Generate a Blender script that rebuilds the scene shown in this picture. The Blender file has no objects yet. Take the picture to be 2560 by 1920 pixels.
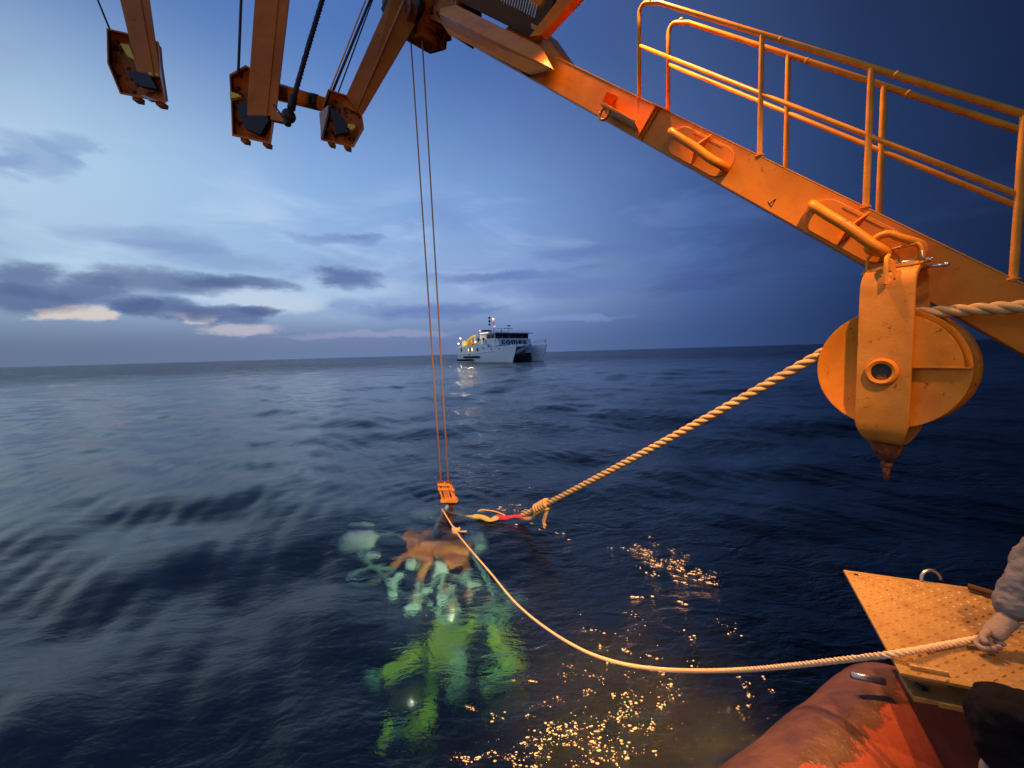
import bpy, bmesh, math, random
import numpy as np
from mathutils import Vector, Matrix
random.seed(7); rng = np.random.default_rng(11)
scn = bpy.context.scene
C = scn.collection

# ------------------------------------------------------------------ camera
CZ = 2.6                      # eye height above the sea, metres
F = 1000.0                    # focal length in pixels of a 2560 px wide frame
ROLL = math.atan(73 / 2560.0)
PITCH = math.atan(78.5 / F)
fw = Vector((0, math.cos(PITCH), -math.sin(PITCH)))
u0 = Vector((0, math.sin(PITCH), math.cos(PITCH)))
Xw = Vector((1, 0, 0))
cr = Xw * math.cos(ROLL) - u0 * math.sin(ROLL)
cu = Xw * math.sin(ROLL) + u0 * math.cos(ROLL)
O = Vector((0, 0, CZ))
cam = bpy.data.cameras.new('camera')
camo = bpy.data.objects.new('camera', cam); C.objects.link(camo)
camo.matrix_world = Matrix(((cr.x, cu.x, -fw.x, O.x), (cr.y, cu.y, -fw.y, O.y), (cr.z, cu.z, -fw.z, O.z), (0, 0, 0, 1)))
cam.sensor_fit = 'HORIZONTAL'; cam.sensor_width = 36; cam.lens = 36 * F / 2560
cam.clip_start = 0.02; cam.clip_end = 30000
scn.camera = camo

def ray(px, py):
    return fw + cr * ((px - 1280) / F) + cu * ((960 - py) / F)
def P(px, py, d):
    return O + ray(px, py) * d
def G(px, py, z):
    r = ray(px, py)
    return O + r * ((z - CZ) / r.z)
IOR_W = 1.15
def UW(px, py, z):            # point at depth z seen through the flat sea surface
    r = ray(px, py).normalized(); s = O + r * (-CZ / r.z)
    n = Vector((0, 0, 1)); k = 1 / IOR_W; c = -r.dot(n)
    t = r * k + n * (k * c - math.sqrt(1 - k * k * (1 - c * c)))
    return s + t * (z / t.z)
def azel(px, py):
    r = ray(px, py).normalized()
    return math.atan2(r.x, r.y), math.asin(r.z)

# ------------------------------------------------------------------ render look
scn.view_settings.view_transform = 'Standard'; scn.view_settings.look = 'None'
scn.view_settings.exposure = 0; scn.view_settings.gamma = 1
scn.render.engine = 'CYCLES'
cy = scn.cycles
cy.use_denoising = True
cy.max_bounces = 10; cy.transparent_max_bounces = 16; cy.transmission_bounces = 8; cy.volume_bounces = 0
cy.sample_clamp_indirect = 4; cy.sample_clamp_direct = 0
cy.caustics_reflective = False; cy.caustics_refractive = True
cy.blur_glossy = 0.3

# ------------------------------------------------------------------ node helpers
def s2l(c):
    def f(v):
        v /= 255.0
        return v / 12.92 if v <= .04045 else ((v + .055) / 1.055) ** 2.4
    return (f(c[0]), f(c[1]), f(c[2]), 1)
class NT:
    def __init__(s, tree): s.t = tree; s.n = tree.nodes; s.l = tree.links
    def put(s, sock, v):
        if isinstance(v, bpy.types.NodeSocket): s.l.new(v, sock)
        elif v is not None: sock.default_value = v
    def node(s, typ, ins=None, **kw):
        n = s.n.new(typ)
        for k, v in kw.items(): setattr(n, k, v)
        for k, v in (ins or {}).items(): s.put(n.inputs[k], v)
        return n
    def m(s, op, a, b=None, c=None, clamp=False):
        n = s.n.new('ShaderNodeMath'); n.operation = op; n.use_clamp = clamp
        s.put(n.inputs[0], a); s.put(n.inputs[1], b)
        if c is not None: s.put(n.inputs[2], c)
        return n.outputs[0]
    def ramp(s, fac, stops, interp='LINEAR'):
        n = s.n.new('ShaderNodeValToRGB'); n.color_ramp.interpolation = interp
        e = n.color_ramp.elements
        while len(e) < len(stops): e.new(0.5)
        for k, (p, c) in enumerate(stops):
            e[k].position = p
            e[k].color = c if len(c) == 4 else (*c, 1)
        s.put(n.inputs[0], fac); return n.outputs[0]
    def mix(s, f, a, b, mode='MIX'):
        n = s.n.new('ShaderNodeMix'); n.data_type = 'RGBA'; n.blend_type = mode
        s.put(n.inputs[0], f); s.put(n.inputs[6], a); s.put(n.inputs[7], b); return n.outputs[2]
    def noise(s, vec, scale, detail=4, rough=.5, dist=0):
        n = s.n.new('ShaderNodeTexNoise')
        s.put(n.inputs['Vector'], vec); n.inputs['Scale'].default_value = scale
        n.inputs['Detail'].default_value = detail; n.inputs['Roughness'].default_value = rough
        n.inputs['Distortion'].default_value = dist
        return n.outputs[0]
    def smooth(s, x, a, b):
        n = s.n.new('ShaderNodeMapRange'); n.interpolation_type = 'SMOOTHSTEP'
        s.put(n.inputs[0], x); n.inputs[1].default_value = a; n.inputs[2].default_value = b
        n.inputs[3].default_value = 0; n.inputs[4].default_value = 1; return n.outputs[0]
    def comb(s, x, y, z):
        n = s.n.new('ShaderNodeCombineXYZ'); s.put(n.inputs[0], x); s.put(n.inputs[1], y); s.put(n.inputs[2], z); return n.outputs[0]

# ------------------------------------------------------------------ world: twilight sky, glow low on the left
world = bpy.data.worlds.new('World'); scn.world = world; world.use_nodes = True
w = NT(world.node_tree)
for n in list(w.n): w.n.remove(n)
tc = w.node('ShaderNodeTexCoord').outputs['Generated']
sep = w.node('ShaderNodeSeparateXYZ', {0: tc})
dx, dy, dz = sep.outputs
az = w.m('ARCTAN2', dx, dy)
el = w.m('ARCSINE', dz)
elp = w.m('MAXIMUM', el, 0.0)
glow = w.m('MULTIPLY_ADD', w.m('COSINE', w.m('ADD', az, math.radians(95))), .5, .5)
def sk(*st): return w.ramp(glow, [(p, s2l(c)) for p, c in st])
hor = sk((0, (14, 24, 46)), (.08, (20, 34, 66)), (.146, (36, 55, 97)), (.25, (62, 86, 136)), (.456, (102, 122, 168)), (.67, (108, 126, 164)), (.866, (102, 118, 148)), (1, (122, 136, 165)))
mid = sk((0, (18, 28, 54)), (.08, (23, 38, 70)), (.146, (38, 59, 102)), (.25, (66, 94, 152)), (.456, (122, 157, 212)), (.67, (142, 178, 226)), (.866, (180, 210, 234)), (1, (214, 230, 245)))
low = sk((0, (18, 28, 54)), (.08, (22, 37, 70)), (.146, (40, 61, 106)), (.25, (74, 102, 158)), (.456, (142, 168, 212)), (.67, (156, 184, 222)), (.866, (166, 194, 222)), (1, (214, 226, 240)))
top = sk((0, (16, 26, 50)), (.08, (24, 36, 66)), (.146, (34, 50, 86)), (.25, (58, 79, 126)), (.456, (70, 102, 166)), (.67, (82, 120, 186)), (.866, (80, 113, 174)), (1, (116, 154, 214)))
col = w.mix(w.smooth(elp, .015, .16), hor, low)
col = w.mix(w.smooth(elp, .10, .36), col, mid)
col = w.mix(w.smooth(elp, .30, .66), col, top)
# cloud coordinates: a flat layer seen in perspective + a banded layer near the horizon
den = w.m('ADD', w.m('MAXIMUM', dz, 0), .10)
pl = w.comb(w.m('DIVIDE', dx, den), w.m('DIVIDE', dy, den), 0.0)
band = w.comb(w.m('MULTIPLY', az, 1.0), w.m('MULTIPLY', el, 3.4), 0.0)
n1 = w.noise(pl, .85, 6, .55, .4)
wisp = w.smooth(n1, .50, .72)
cdark = sk((0, (14, 22, 44)), (.146, (32, 50, 90)), (.25, (54, 76, 128)), (.456, (96, 124, 184)), (.866, (120, 146, 192)), (1, (150, 166, 196)))
col = w.mix(w.m('MULTIPLY', wisp, w.m('MULTIPLY', w.smooth(elp, .06, .16), .55)), col, cdark)
n1b = w.noise(band, 3.2, 5, .55, .5)
clight = sk((0, (20, 32, 62)), (.146, (44, 66, 114)), (.25, (88, 118, 178)), (.456, (172, 198, 240)), (.866, (200, 224, 244)), (1, (226, 236, 246)))
lightw = w.m('MULTIPLY', w.smooth(n1b, .48, .7), w.m('MULTIPLY', w.smooth(elp, .05, .14), w.m('SUBTRACT', 1.0, w.smooth(elp, .25, .45))))
col = w.mix(w.m('MULTIPLY', lightw, .6), col, clight)
# distorted lookup for individual clouds
nd = w.node('ShaderNodeTexNoise', {'Vector': w.comb(az, w.m('MULTIPLY', el, 2.2), .3), 'Scale': 8.0, 'Detail': 7.0, 'Roughness': .62})
ns = w.node('ShaderNodeSeparateColor', {0: nd.outputs['Color']})
azd = w.m('ADD', az, w.m('MULTIPLY', w.m('SUBTRACT', ns.outputs[0], .5), .20))
eld = w.m('ADD', el, w.m('MULTIPLY', w.m('SUBTRACT', ns.outputs[1], .5), .055))
def blob(px, py, rx, ry, soft=.5):
    a0, e0 = azel(px, py)
    a1, _ = azel(px + rx, py); _, e1 = azel(px, py - ry)
    wa, we = abs(a1 - a0), abs(e1 - e0)
    d = w.m('ADD', w.m('POWER', w.m('ABSOLUTE', w.m('DIVIDE', w.m('SUBTRACT', azd, a0), wa)), 2.0),
            w.m('POWER', w.m('ABSOLUTE', w.m('DIVIDE', w.m('SUBTRACT', eld, e0), we)), 2.0))
    return w.m('SUBTRACT', 1.0, w.smooth(d, 1 - soft, 1 + soft))
def paint(c, px, py, rx, ry, rgb, k=1, soft=.5):
    return w.mix(w.m('MULTIPLY', blob(px, py, rx, ry, soft), k), c, s2l(rgb))
# pale breaks of light low on the left, then the dark banks over them
col = paint(col, 210, 782, 100, 24, (214, 204, 200), .95, .5)
col = paint(col, 480, 797, 46, 14, (206, 202, 208), .9, .5)
col = paint(col, 615, 822, 110, 11, (190, 186, 200), .8, .7)
col = paint(col, 940, 838, 170, 9, (158, 162, 196), .6, .9)
col = paint(col, 690, 755, 140, 34, (196, 214, 232), .8, .8)
col = paint(col, 850, 720, 190, 26, (184, 208, 234), .55, .9)
for b in [(30, 690, 90, 42), (70, 745, 150, 34), (230, 725, 110, 34), (420, 705, 170, 30), (590, 700, 130, 18),
          (430, 770, 90, 26), (570, 790, 110, 22), (650, 785, 70, 14), (360, 770, 60, 24), (880, 700, 70, 22)]:
    col = paint(col, *b, (80, 98, 145), .78, .9)
for b in [(90, 400, 120, 42), (20, 420, 60, 30), (170, 370, 60, 40), (390, 600, 180, 30), (520, 640, 200, 26)]:
    col = paint(col, *b, (118, 146, 196), .5, 1.0)
for b in [(820, 595, 90, 14), (890, 590, 40, 8), (910, 705, 60, 20), (1190, 695, 120, 16), (1300, 690, 150, 12), (1080, 780, 160, 12),
          (1170, 770, 90, 10), (1480, 630, 130, 15), (1400, 720, 170, 24), (1000, 770, 90, 10)]:
    col = paint(col, *b, (92, 118, 180), .48, 1.0)
for b in [(1400, 795, 150, 8), (1300, 665, 170, 8)]:
    col = paint(col, *b, (128, 154, 210), .5, .9)
col = w.mix(w.smooth(w.m('MULTIPLY', el, -1.0), .0, .01), col, s2l((16, 24, 40)))
bg = w.node('ShaderNodeBackground', {'Color': col, 'Strength': 1.0})
wo = w.node('ShaderNodeOutputWorld'); w.l.new(bg.outputs[0], wo.inputs[0])
world.cycles.sampling_method = 'AUTOMATIC'

# ------------------------------------------------------------------ lamps of the ship, and added fill lights (out of frame)
def lamp(kind, name, loc, power, color, target=None, size=None, blend=.5, r=.1):
    l = bpy.data.lights.new(name, kind); l.energy = power; l.color = color; l.shadow_soft_size = r
    o = bpy.data.objects.new(name, l); C.objects.link(o); o.location = loc
    if target is not None:
        d = Vector(target) - Vector(loc); o.rotation_euler = d.to_track_quat('-Z', 'Y').to_euler()
    if kind == 'SPOT': l.spot_size = math.radians(size); l.spot_blend = blend
    return o
SOD = (1.0, .45, .11)
WRM = (1.0, .52, .20)
lamp('SPOT', 'deck_floodlight', (1.4, 4.3, CZ + 4.65), 1250, SOD, (2.4, 2.9, 0), 128, .35, .07)
lamp('SPOT', 'glint_light', (.35, 4.95, CZ + 4.7), 1500, WRM, (.5, 2.6, 0), 46, .8, .05)  # narrow light added to make the glints on the water
lamp('SPOT', 'arm_fill_light', (-1.2, -1.6, CZ + .6), 270, SOD, (-2.4, 5.4, CZ + 4.4), 52, .7, .2)  # added behind the camera to warm the hanging arms
lamp('SPOT', 'water_floodlight', (2.2, -1.5, CZ + 6.0), 8500, WRM, (-.45, 5.6, -.5), 40, .8, .12)
lamp('SPOT', 'front_fill_light', (.4, -2.6, CZ + 1.6), 34, SOD, (.9, 4.0, CZ + 2.2), 120, .8, .25)  # added fill from behind the camera for the faces turned to it

# ------------------------------------------------------------------ mesh builder
class MB:
    def __init__(s): s.v = []; s.f = []
    def add(s, vs, fs):
        b = len(s.v); s.v += [Vector(v) for v in vs]; s.f += [tuple(i + b for i in f) for f in fs]; return s
    def box(s, c, ax, ay, az_):    # centre and three half-axis vectors
        c = Vector(c); ax, ay, az_ = Vector(ax), Vector(ay), Vector(az_)
        vs = [c + ax * i + ay * j + az_ * k for k in (-1, 1) for j in (-1, 1) for i in (-1, 1)]
        return s.add(vs, [(0, 2, 3, 1), (4, 5, 7, 6), (0, 1, 5, 4), (2, 6, 7, 3), (0, 4, 6, 2), (1, 3, 7, 5)])
    def abox(s, x0, x1, y0, y1, z0, z1):
        return s.box(((x0 + x1) / 2, (y0 + y1) / 2, (z0 + z1) / 2), ((x1 - x0) / 2, 0, 0), (0, (y1 - y0) / 2, 0), (0, 0, (z1 - z0) / 2))
    def prism(s, pts, ext):        # polygon extruded along a vector
        pts = [Vector(p) for p in pts]; ext = Vector(ext); n = len(pts)
        return s.add(pts + [p + ext for p in pts], [tuple(range(n)), tuple(range(2 * n - 1, n - 1, -1))] + [(i, i + n, (i + 1) % n + n, (i + 1) % n) for i in range(n)])
    def tube(s, path, r, n=10, cap=True):
        path = [Vector(p) for p in path]; m = len(path)
        rs = r if isinstance(r, (list, tuple)) else [r] * m
        t0 = (path[1] - path[0]).normalized()
        a = t0.orthogonal().normalized(); vs = []
        for i, p in enumerate(path):
            t = (path[min(i + 1, m - 1)] - path[max(i - 1, 0)]).normalized()
            a = (a - t * a.dot(t)).normalized(); b = t.cross(a)
            vs += [p + (a * math.cos(2 * math.pi * k / n) + b * math.sin(2 * math.pi * k / n)) * rs[i] for k in range(n)]
        fs = [(i * n + k, i * n + (k + 1) % n, (i + 1) * n + (k + 1) % n, (i + 1) * n + k) for i in range(m - 1) for k in range(n)]
        if cap: fs += [tuple(range(n - 1, -1, -1)), tuple(range((m - 1) * n, m * n))]
        return s.add(vs, fs)
    def lathe(s, c, axis, prof, n=48):   # profile (offset along axis, radius)
        c = Vector(c); ax = Vector(axis).normalized(); a = ax.orthogonal().normalized(); b = ax.cross(a)
        vs = [c + ax * h + (a * math.cos(2 * math.pi * k / n) + b * math.sin(2 * math.pi * k / n)) * r for h, r in prof for k in range(n)]
        m = len(prof)
        fs = [(i * n + k, i * n + (k + 1) % n, ((i + 1) % m) * n + (k + 1) % n, ((i + 1) % m) * n + k) for i in range(m) for k in range(n)]
        return s.add(vs, fs)
    def ball(s, c, r, n=12, m=8, sc=(1, 1, 1), jit=0):
        c = Vector(c); vs = []; 
        for i in range(m + 1):
            th = math.pi * i / m
            for k in range(n):
                ph = 2 * math.pi * k / n; q = 1 + jit * random.uniform(-1, 1)
                vs.append(c + Vector((sc[0] * math.sin(th) * math.cos(ph), sc[1] * math.sin(th) * math.sin(ph), sc[2] * math.cos(th))) * (r * q))
        return s.add(vs, [(i * n + k, (i + 1) * n + k, (i + 1) * n + (k + 1) % n, i * n + (k + 1) % n) for i in range(m) for k in range(n)])
    def rope(s, path, r, pitch, strands=4, n=7, step=.015):
        path = dense(path, step); sr = r * (.56 if strands > 3 else .52); L = 0; acc = [0]
        for i in range(1, len(path)): L += (path[i] - path[i - 1]).length; acc.append(L)
        t0 = (path[1] - path[0]).normalized(); a = t0.orthogonal().normalized(); fr = []
        for i in range(len(path)):
            t = (path[min(i + 1, len(path) - 1)] - path[max(i - 1, 0)]).normalized()
            a = (a - t * a.dot(t)).normalized(); fr.append((a.copy(), t.cross(a)))
        for q in range(strands):
            hp = []
            for i, p in enumerate(path):
                ph = 2 * math.pi * (acc[i] / pitch + q / strands)
                hp.append(p + (fr[i][0] * math.cos(ph) + fr[i][1] * math.sin(ph)) * (r - sr))
            s.tube(hp, sr, n)
        return s
    def build(s, name, mat, parent=None, smooth=False, bevel=0, seg=2, origin=None, auto=None):
        og = Vector(origin) if origin is not None else Vector((0, 0, 0))
        me = bpy.data.meshes.new(name)
        me.from_pydata([tuple(v - og) for v in s.v], [], s.f); me.update()
        bm = bmesh.new(); bm.from_mesh(me); bmesh.ops.recalc_face_normals(bm, faces=bm.faces); bm.to_mesh(me); bm.free()
        me.materials.append(mat)
        o = bpy.data.objects.new(name, me); C.objects.link(o)
        if parent is not None: o.parent = parent
        if bevel:
            md = o.modifiers.new('bevel', 'BEVEL'); md.width = bevel; md.segments = seg; md.limit_method = 'ANGLE'; md.angle_limit = .6
        if smooth or auto:
            me.polygons.foreach_set('use_smooth', [True] * len(me.polygons))
            if auto: me.set_sharp_from_angle(angle=math.radians(auto))
        return o
def dense(path, step):
    path = [Vector(p) for p in path]; out = []
    n = len(path)
    for i in range(n - 1):          # catmull-rom
        p0, p1, p2, p3 = path[max(i - 1, 0)], path[i], path[i + 1], path[min(i + 2, n - 1)]
        k = max(2, int((p2 - p1).length / step))
        for j in range(k):
            t = j / k
            out.append(.5 * ((2 * p1) + (p2 - p0) * t + (2 * p0 - 5 * p1 + 4 * p2 - p3) * t * t + (3 * p1 - p0 - 3 * p2 + p3) * t ** 3))
    out.append(path[-1]); return out
class Thing:
    """an Empty at the thing's base, that parents its parts"""
    def __init__(s, name, loc, label, cat, group=None, rz=0):
        s.o = bpy.data.objects.new(name, None); C.objects.link(s.o); s.o.location = loc; s.o.rotation_euler = (0, 0, rz)
        s.o.empty_display_size = .1
        tag(s.o, label, cat, group); s.og = Vector(loc) if rz == 0 else Vector((0, 0, 0))
    def part(s, mb, name, mat, parent=None, label=None, **k):
        o = mb.build(name, mat, parent or s.o, origin=s.og, **k)
        if label: o['label'] = label
        return o
def tag(o, label=None, cat=None, group=None, kind=None):
    if label: o['label'] = label
    if cat: o['category'] = cat
    if group: o['group'] = group
    if kind: o['kind'] = kind
    return o

# ------------------------------------------------------------------ materials
def new_mat(name):
    m = bpy.data.materials.new(name); m.use_nodes = True
    t = NT(m.node_tree); b = t.n['Principled BSDF']; return m, t, b
def paintmat(name, base, base2=None, rust=(.09, .025, .01), rust_amt=.25, rough=.42, scale=3.0, bump=.25, metal=0):
    m, t, b = new_mat(name)
    co = t.node('ShaderNodeTexCoord').outputs['Object']
    a = t.noise(co, scale, 6, .6, .3)
    base2 = base2 or tuple(v * .72 for v in base)
    c = t.mix(t.smooth(a, .35, .7), (*base, 1), (*base2, 1))
    g = t.noise(co, scale * 7, 5, .7)
    st = t.smooth(t.m('ADD', t.m('MULTIPLY', g, .6), t.m('MULTIPLY', t.noise(co, scale * 1.7, 3, .5), .4)), .66 - rust_amt * .28, .74 - rust_amt * .22)
    c = t.mix(t.m('MULTIPLY', st, min(1, rust_amt * 3)), c, (*rust, 1))
    t.put(b.inputs['Base Color'], c)
    t.put(b.inputs['Roughness'], t.m('ADD', t.m('MULTIPLY', t.noise(co, scale * 4, 4), .3), t.m('ADD', t.m('MULTIPLY', st, .3), rough - .15)))
    b.inputs['Metallic'].default_value = metal; b.inputs['Specular IOR Level'].default_value = .22
    bp = t.node('ShaderNodeBump', {'Strength': bump, 'Distance': .004, 'Height': t.m('ADD', t.noise(co, scale * 14, 4, .6), t.m('MULTIPLY', st, -.4))})
    t.l.new(bp.outputs[0], b.inputs['Normal'])
    return m
def flat(name, base, rough=.5, metal=0, var=.15, scale=6, bump=.1, trans=0):
    m, t, b = new_mat(name)
    co = t.node('ShaderNodeTexCoord').outputs['Object']
    n = t.noise(co, scale, 5, .6)
    c = t.mix(n, (*[v * (1 - var) for v in base], 1), (*[min(1, v * (1 + var)) for v in base], 1))
    t.put(b.inputs['Base Color'], c); b.inputs['Roughness'].default_value = rough; b.inputs['Metallic'].default_value = metal
    if rough >= .8: b.inputs['Specular IOR Level'].default_value = .12
    if bump:
        bp = t.node('ShaderNodeBump', {'Strength': bump, 'Distance': .01, 'Height': t.noise(co, scale * 5, 3)})
        t.l.new(bp.outputs[0], b.inputs['Normal'])
    return m
def emis(name, col, k):
    m, t, b = new_mat(name); b.inputs['Base Color'].default_value = (*col, 1)
    b.inputs['Emission Color'].default_value = (*col, 1); b.inputs['Emission Strength'].default_value = k; return m
M = {}
M['boom'] = paintmat('boom_paint', (.74, .225, .008), (.58, .165, .006), rust_amt=.22, scale=2.2)
M['rail'] = paintmat('rail_paint', (.82, .31, .02), rust_amt=.2, scale=5, rough=.38)
M['block'] = paintmat('block_paint', (.78, .245, .010), (.64, .18, .008), rust_amt=.32, scale=5, rough=.36, bump=.35)
M['arm'] = paintmat('arm_paint', (.50, .145, .005), (.36, .10, .004), rust=(.05, .02, .008), rust_amt=.2, scale=2.2, rough=.55)
M['housing'] = paintmat('housing_paint', (.50, .14, .014), (.12, .04, .01), rust=(.012, .009, .007), rust_amt=.6, scale=1.6, rough=.6)  # dark tone and near-black blotches paint in the shaded housing interior
M['yellow'] = paintmat('yellow_paint', (.75, .55, .06), rust_amt=.2)
M['dark'] = flat('near_black', (.02, .017, .015), .55, .3)  # plain near-black, also fills the holes
M['dark_brown'] = flat('dark_brown_paint', (.10, .04, .012), .8, 0)  # plain dark brown paint
M['greyp'] = flat('grey_paint', (.42, .42, .42), .5)
M['rust'] = paintmat('rusty_steel', (.30, .09, .03), (.10, .035, .015), rust_amt=.6, scale=9, rough=.7, bump=.6)
M['steel'] = flat('steel', (.45, .42, .38), .35, .9)
M['wire'] = flat('wire_rope', (.85, .45, .20), .5, .3)
M['darkwire'] = flat('dark_wire_rope', (.035, .03, .035), .5, .3)
M['hawser'] = flat('hawser_fibre', (.60, .37, .15), .85, 0, .25, 40, .3)
M['line'] = flat('line_fibre', (.74, .50, .26), .8, 0, .15, 60, .2)
M['hook'] = paintmat('hook_block_paint', (.85, .33, .05), rust_amt=.35, scale=12)

# ------------------------------------------------------------------ sea
def build_sea():
    A = [math.radians(a) for a in np.concatenate([np.linspace(-66, 66, 760), np.linspace(69, 291, 75)])]
    A = np.array(A)
    r = [0.9]
    while r[-1] < 45: r.append(r[-1] * 1.0055)
    while r[-1] < 9000: r.append(r[-1] * 1.013)
    r = np.array(r)
    cell = np.maximum(np.gradient(r), r * math.radians(132 / 760) * .9)
    RR, AA = np.meshgrid(r, A, indexing='ij'); CC = np.broadcast_to(cell[:, None], RR.shape)
    X = RR * np.sin(AA); Y = RR * np.cos(AA)
    Z = np.zeros_like(X); DX = np.zeros_like(X); DY = np.zeros_like(X)
    wind = math.radians(20)
    global WAVES; WAVES = []
    for i in range(64):
        lam = 16 * (0.05 ** (i / 63.0)) * rng.uniform(.9, 1.1)      # 16 m .. 0.8 m
        if i > 44: lam = 2.0 * (0.14 ** ((i - 44) / 19.0)) * rng.uniform(.9, 1.1)
        th = wind + rng.normal(0, .75 if lam > 3 else 1.0)
        k = 2 * math.pi / lam
        a = .0060 * lam ** .90
        if lam > 8: a *= .8
        fade = np.clip((lam / CC - 2.5) / 3.0, 0, 1)
        p0_ = rng.uniform(0, 6.28); ph = k * (X * math.sin(th) + Y * math.cos(th)) + p0_
        # groups, so that calm and rough patches alternate
        ga, gb, gc = rng.uniform(.05, .2), rng.uniform(.05, .3), rng.uniform(0, 6.28); gate = .55 + .45 * np.sin(X * ga + Y * gb + gc)
        s, c_ = np.sin(ph), np.cos(ph)
        Z += a * fade * gate * s
        WAVES.append((k, th, p0_, a, ga, gb, gc)); DX += -a * .8 * fade * gate * c_ * math.sin(th); DY += -a * .8 * fade * gate * c_ * math.cos(th)
    hk_ = G(1115, 1262, 0)
    for (rc, amp, lam_, dec) in ((hk_, .011, .38, 1.5), (G(1350, 1310, 0), .006, .25, .7)):
        RD = np.sqrt((X - rc.x) ** 2 + (Y - rc.y) ** 2)
        Z += amp * np.cos(2 * math.pi * RD / lam_ + .8 * np.sin(X * 2.1)) * np.exp(-RD / dec) * (CC < .12)
    X2, Y2 = X + DX * 0.9, Y + DY * 0.9
    nr, na = X.shape
    top = np.stack([X2, Y2, Z], -1).reshape(-1, 3)
    cen = np.array([[0, 0, 0.0]])
    ring = np.stack([X[-1], Y[-1], np.full(na, -14.0)], -1)
    bot = np.array([[0, 0, -14.0]])
    V = np.concatenate([top, cen, ring, bot])
    i = np.arange(nr - 1)[:, None]; j = np.arange(na)[None, :]; j2 = (j + 1) % na
    Q = np.stack([i * na + j, i * na + j2, (i + 1) * na + j2, (i + 1) * na + j], -1).reshape(-1, 4)
    ci = nr * na; jj = np.arange(na); jn = (jj + 1) % na
    T = np.stack([np.full(na, ci), jj, jn], -1)[:, ::-1]
    last = (nr - 1) * na; rg = ci + 1
    Q2 = np.stack([last + jj, last + jn, rg + jn, rg + jj], -1)
    T2 = np.stack([np.full(na, rg + na), rg + jj, rg + jn], -1)
    me = bpy.data.meshes.new('sea')
    me.vertices.add(len(V)); me.vertices.foreach_set('co', V.astype(np.float32).ravel())
    loops = np.concatenate([Q.ravel(), T.ravel(), Q2.ravel(), T2.ravel()])
    sizes = np.concatenate([np.full(len(Q), 4), np.full(len(T), 3), np.full(len(Q2), 4), np.full(len(T2), 3)])
    me.loops.add(len(loops)); me.loops.foreach_set('vertex_index', loops.astype(np.int32))
    me.polygons.add(len(sizes)); me.polygons.foreach_set('loop_start', np.concatenate([[0], np.cumsum(sizes)[:-1]]).astype(np.int32))
    me.polygons.foreach_set('use_smooth', np.ones(len(sizes), bool))
    me.update(calc_edges=True); me.validate()
    o = bpy.data.objects.new('sea', me); C.objects.link(o); o['kind'] = 'structure'
    m = bpy.data.materials.new('sea_water'); m.use_nodes = True; t = NT(m.node_tree)
    for n in list(t.n): t.n.remove(n)
    co = t.node('ShaderNodeTexCoord').outputs['Object']
    mp = t.node('ShaderNodeMapping', {'Vector': co, 'Rotation': (0, 0, .35), 'Scale': (1.0, 1.9, 1)}).outputs[0]
    sx = t.node('ShaderNodeSeparateXYZ', {0: co})
    rad = t.m('SQRT', t.m('ADD', t.m('POWER', sx.outputs[0], 2.0), t.m('POWER', sx.outputs[1], 2.0)))
    far = t.smooth(rad, 25, 160); vfar = t.smooth(rad, 120, 700)
    mp2 = t.node('ShaderNodeMapping', {'Vector': co, 'Rotation': (0, 0, .35), 'Scale': (.55, 1.5, 1)}).outputs[0]
    patch = t.smooth(t.noise(co, .22, 3, .5), .35, .7)
    h = t.m('ADD', t.m('MULTIPLY', t.noise(mp, 2.6, 3, .55, .6), .10), t.m('MULTIPLY', t.noise(mp, 9, 4, .62, .4), .042))
    calm = t.smooth(t.m('ADD', sx.outputs[0], t.m('MULTIPLY', sx.outputs[1], .25)), -3.0, 2.2)
    chopx = t.m('SUBTRACT', sx.outputs[0], .7); chopy = t.m('SUBTRACT', sx.outputs[1], 2.6)
    chop = t.m('SUBTRACT', 1.0, t.smooth(t.m('ADD', t.m('MULTIPLY', chopx, chopx), t.m('MULTIPLY', chopy, chopy)), .6, 5.0))
    h = t.m('MULTIPLY', h, t.m('ADD', t.m('MULTIPLY', t.m('ADD', t.m('MULTIPLY', patch, .6), .5), t.m('ADD', t.m('MULTIPLY', calm, .75), .25)), t.m('MULTIPLY', chop, .3)))
    h = t.m('ADD', h, t.m('MULTIPLY', t.m('MULTIPLY', t.noise(mp2, .55, 5, .65, .5), 1.7), far))
    h = t.m('ADD', h, t.m('MULTIPLY', t.m('MULTIPLY', t.noise(mp2, .09, 4, .6, .5), 8.0), vfar))
    bp = t.node('ShaderNodeBump', {'Strength': 1.0, 'Distance': .42, 'Height': h}).outputs[0]
    bp2 = t.node('ShaderNodeBump', {'Strength': .95, 'Distance': .42, 'Height': h}).outputs[0]
    fr = t.node('ShaderNodeFresnel', {'IOR': 1.42, 'Normal': bp}).outputs[0]
    gl = t.node('ShaderNodeBsdfGlossy', {'Color': (1, 1, 1, 1), 'Roughness': .055, 'Normal': bp})
    rf = t.node('ShaderNodeBsdfRefraction', {'Color': (1, 1, 1, 1), 'Roughness': .09, 'IOR': IOR_W, 'Normal': bp2})
    tr = t.node('ShaderNodeBsdfTransparent', {'Color': (1, 1, 1, 1)})
    mx0 = t.node('ShaderNodeMixShader', {0: .03, 1: rf.outputs[0], 2: tr.outputs[0]})
    df = t.node('ShaderNodeBsdfDiffuse', {'Color': (.03, .12, .30, 1)})
    mx = t.node('ShaderNodeMixShader', {0: .007, 1: mx0.outputs[0], 2: df.outputs[0]})
    mz = t.node('ShaderNodeMixShader', {0: fr, 1: mx.outputs[0], 2: gl.outputs[0]})
    va = t.node('ShaderNodeVolumeAbsorption', {'Color': (.34, .80, .64, 1), 'Density': .66})
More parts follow.
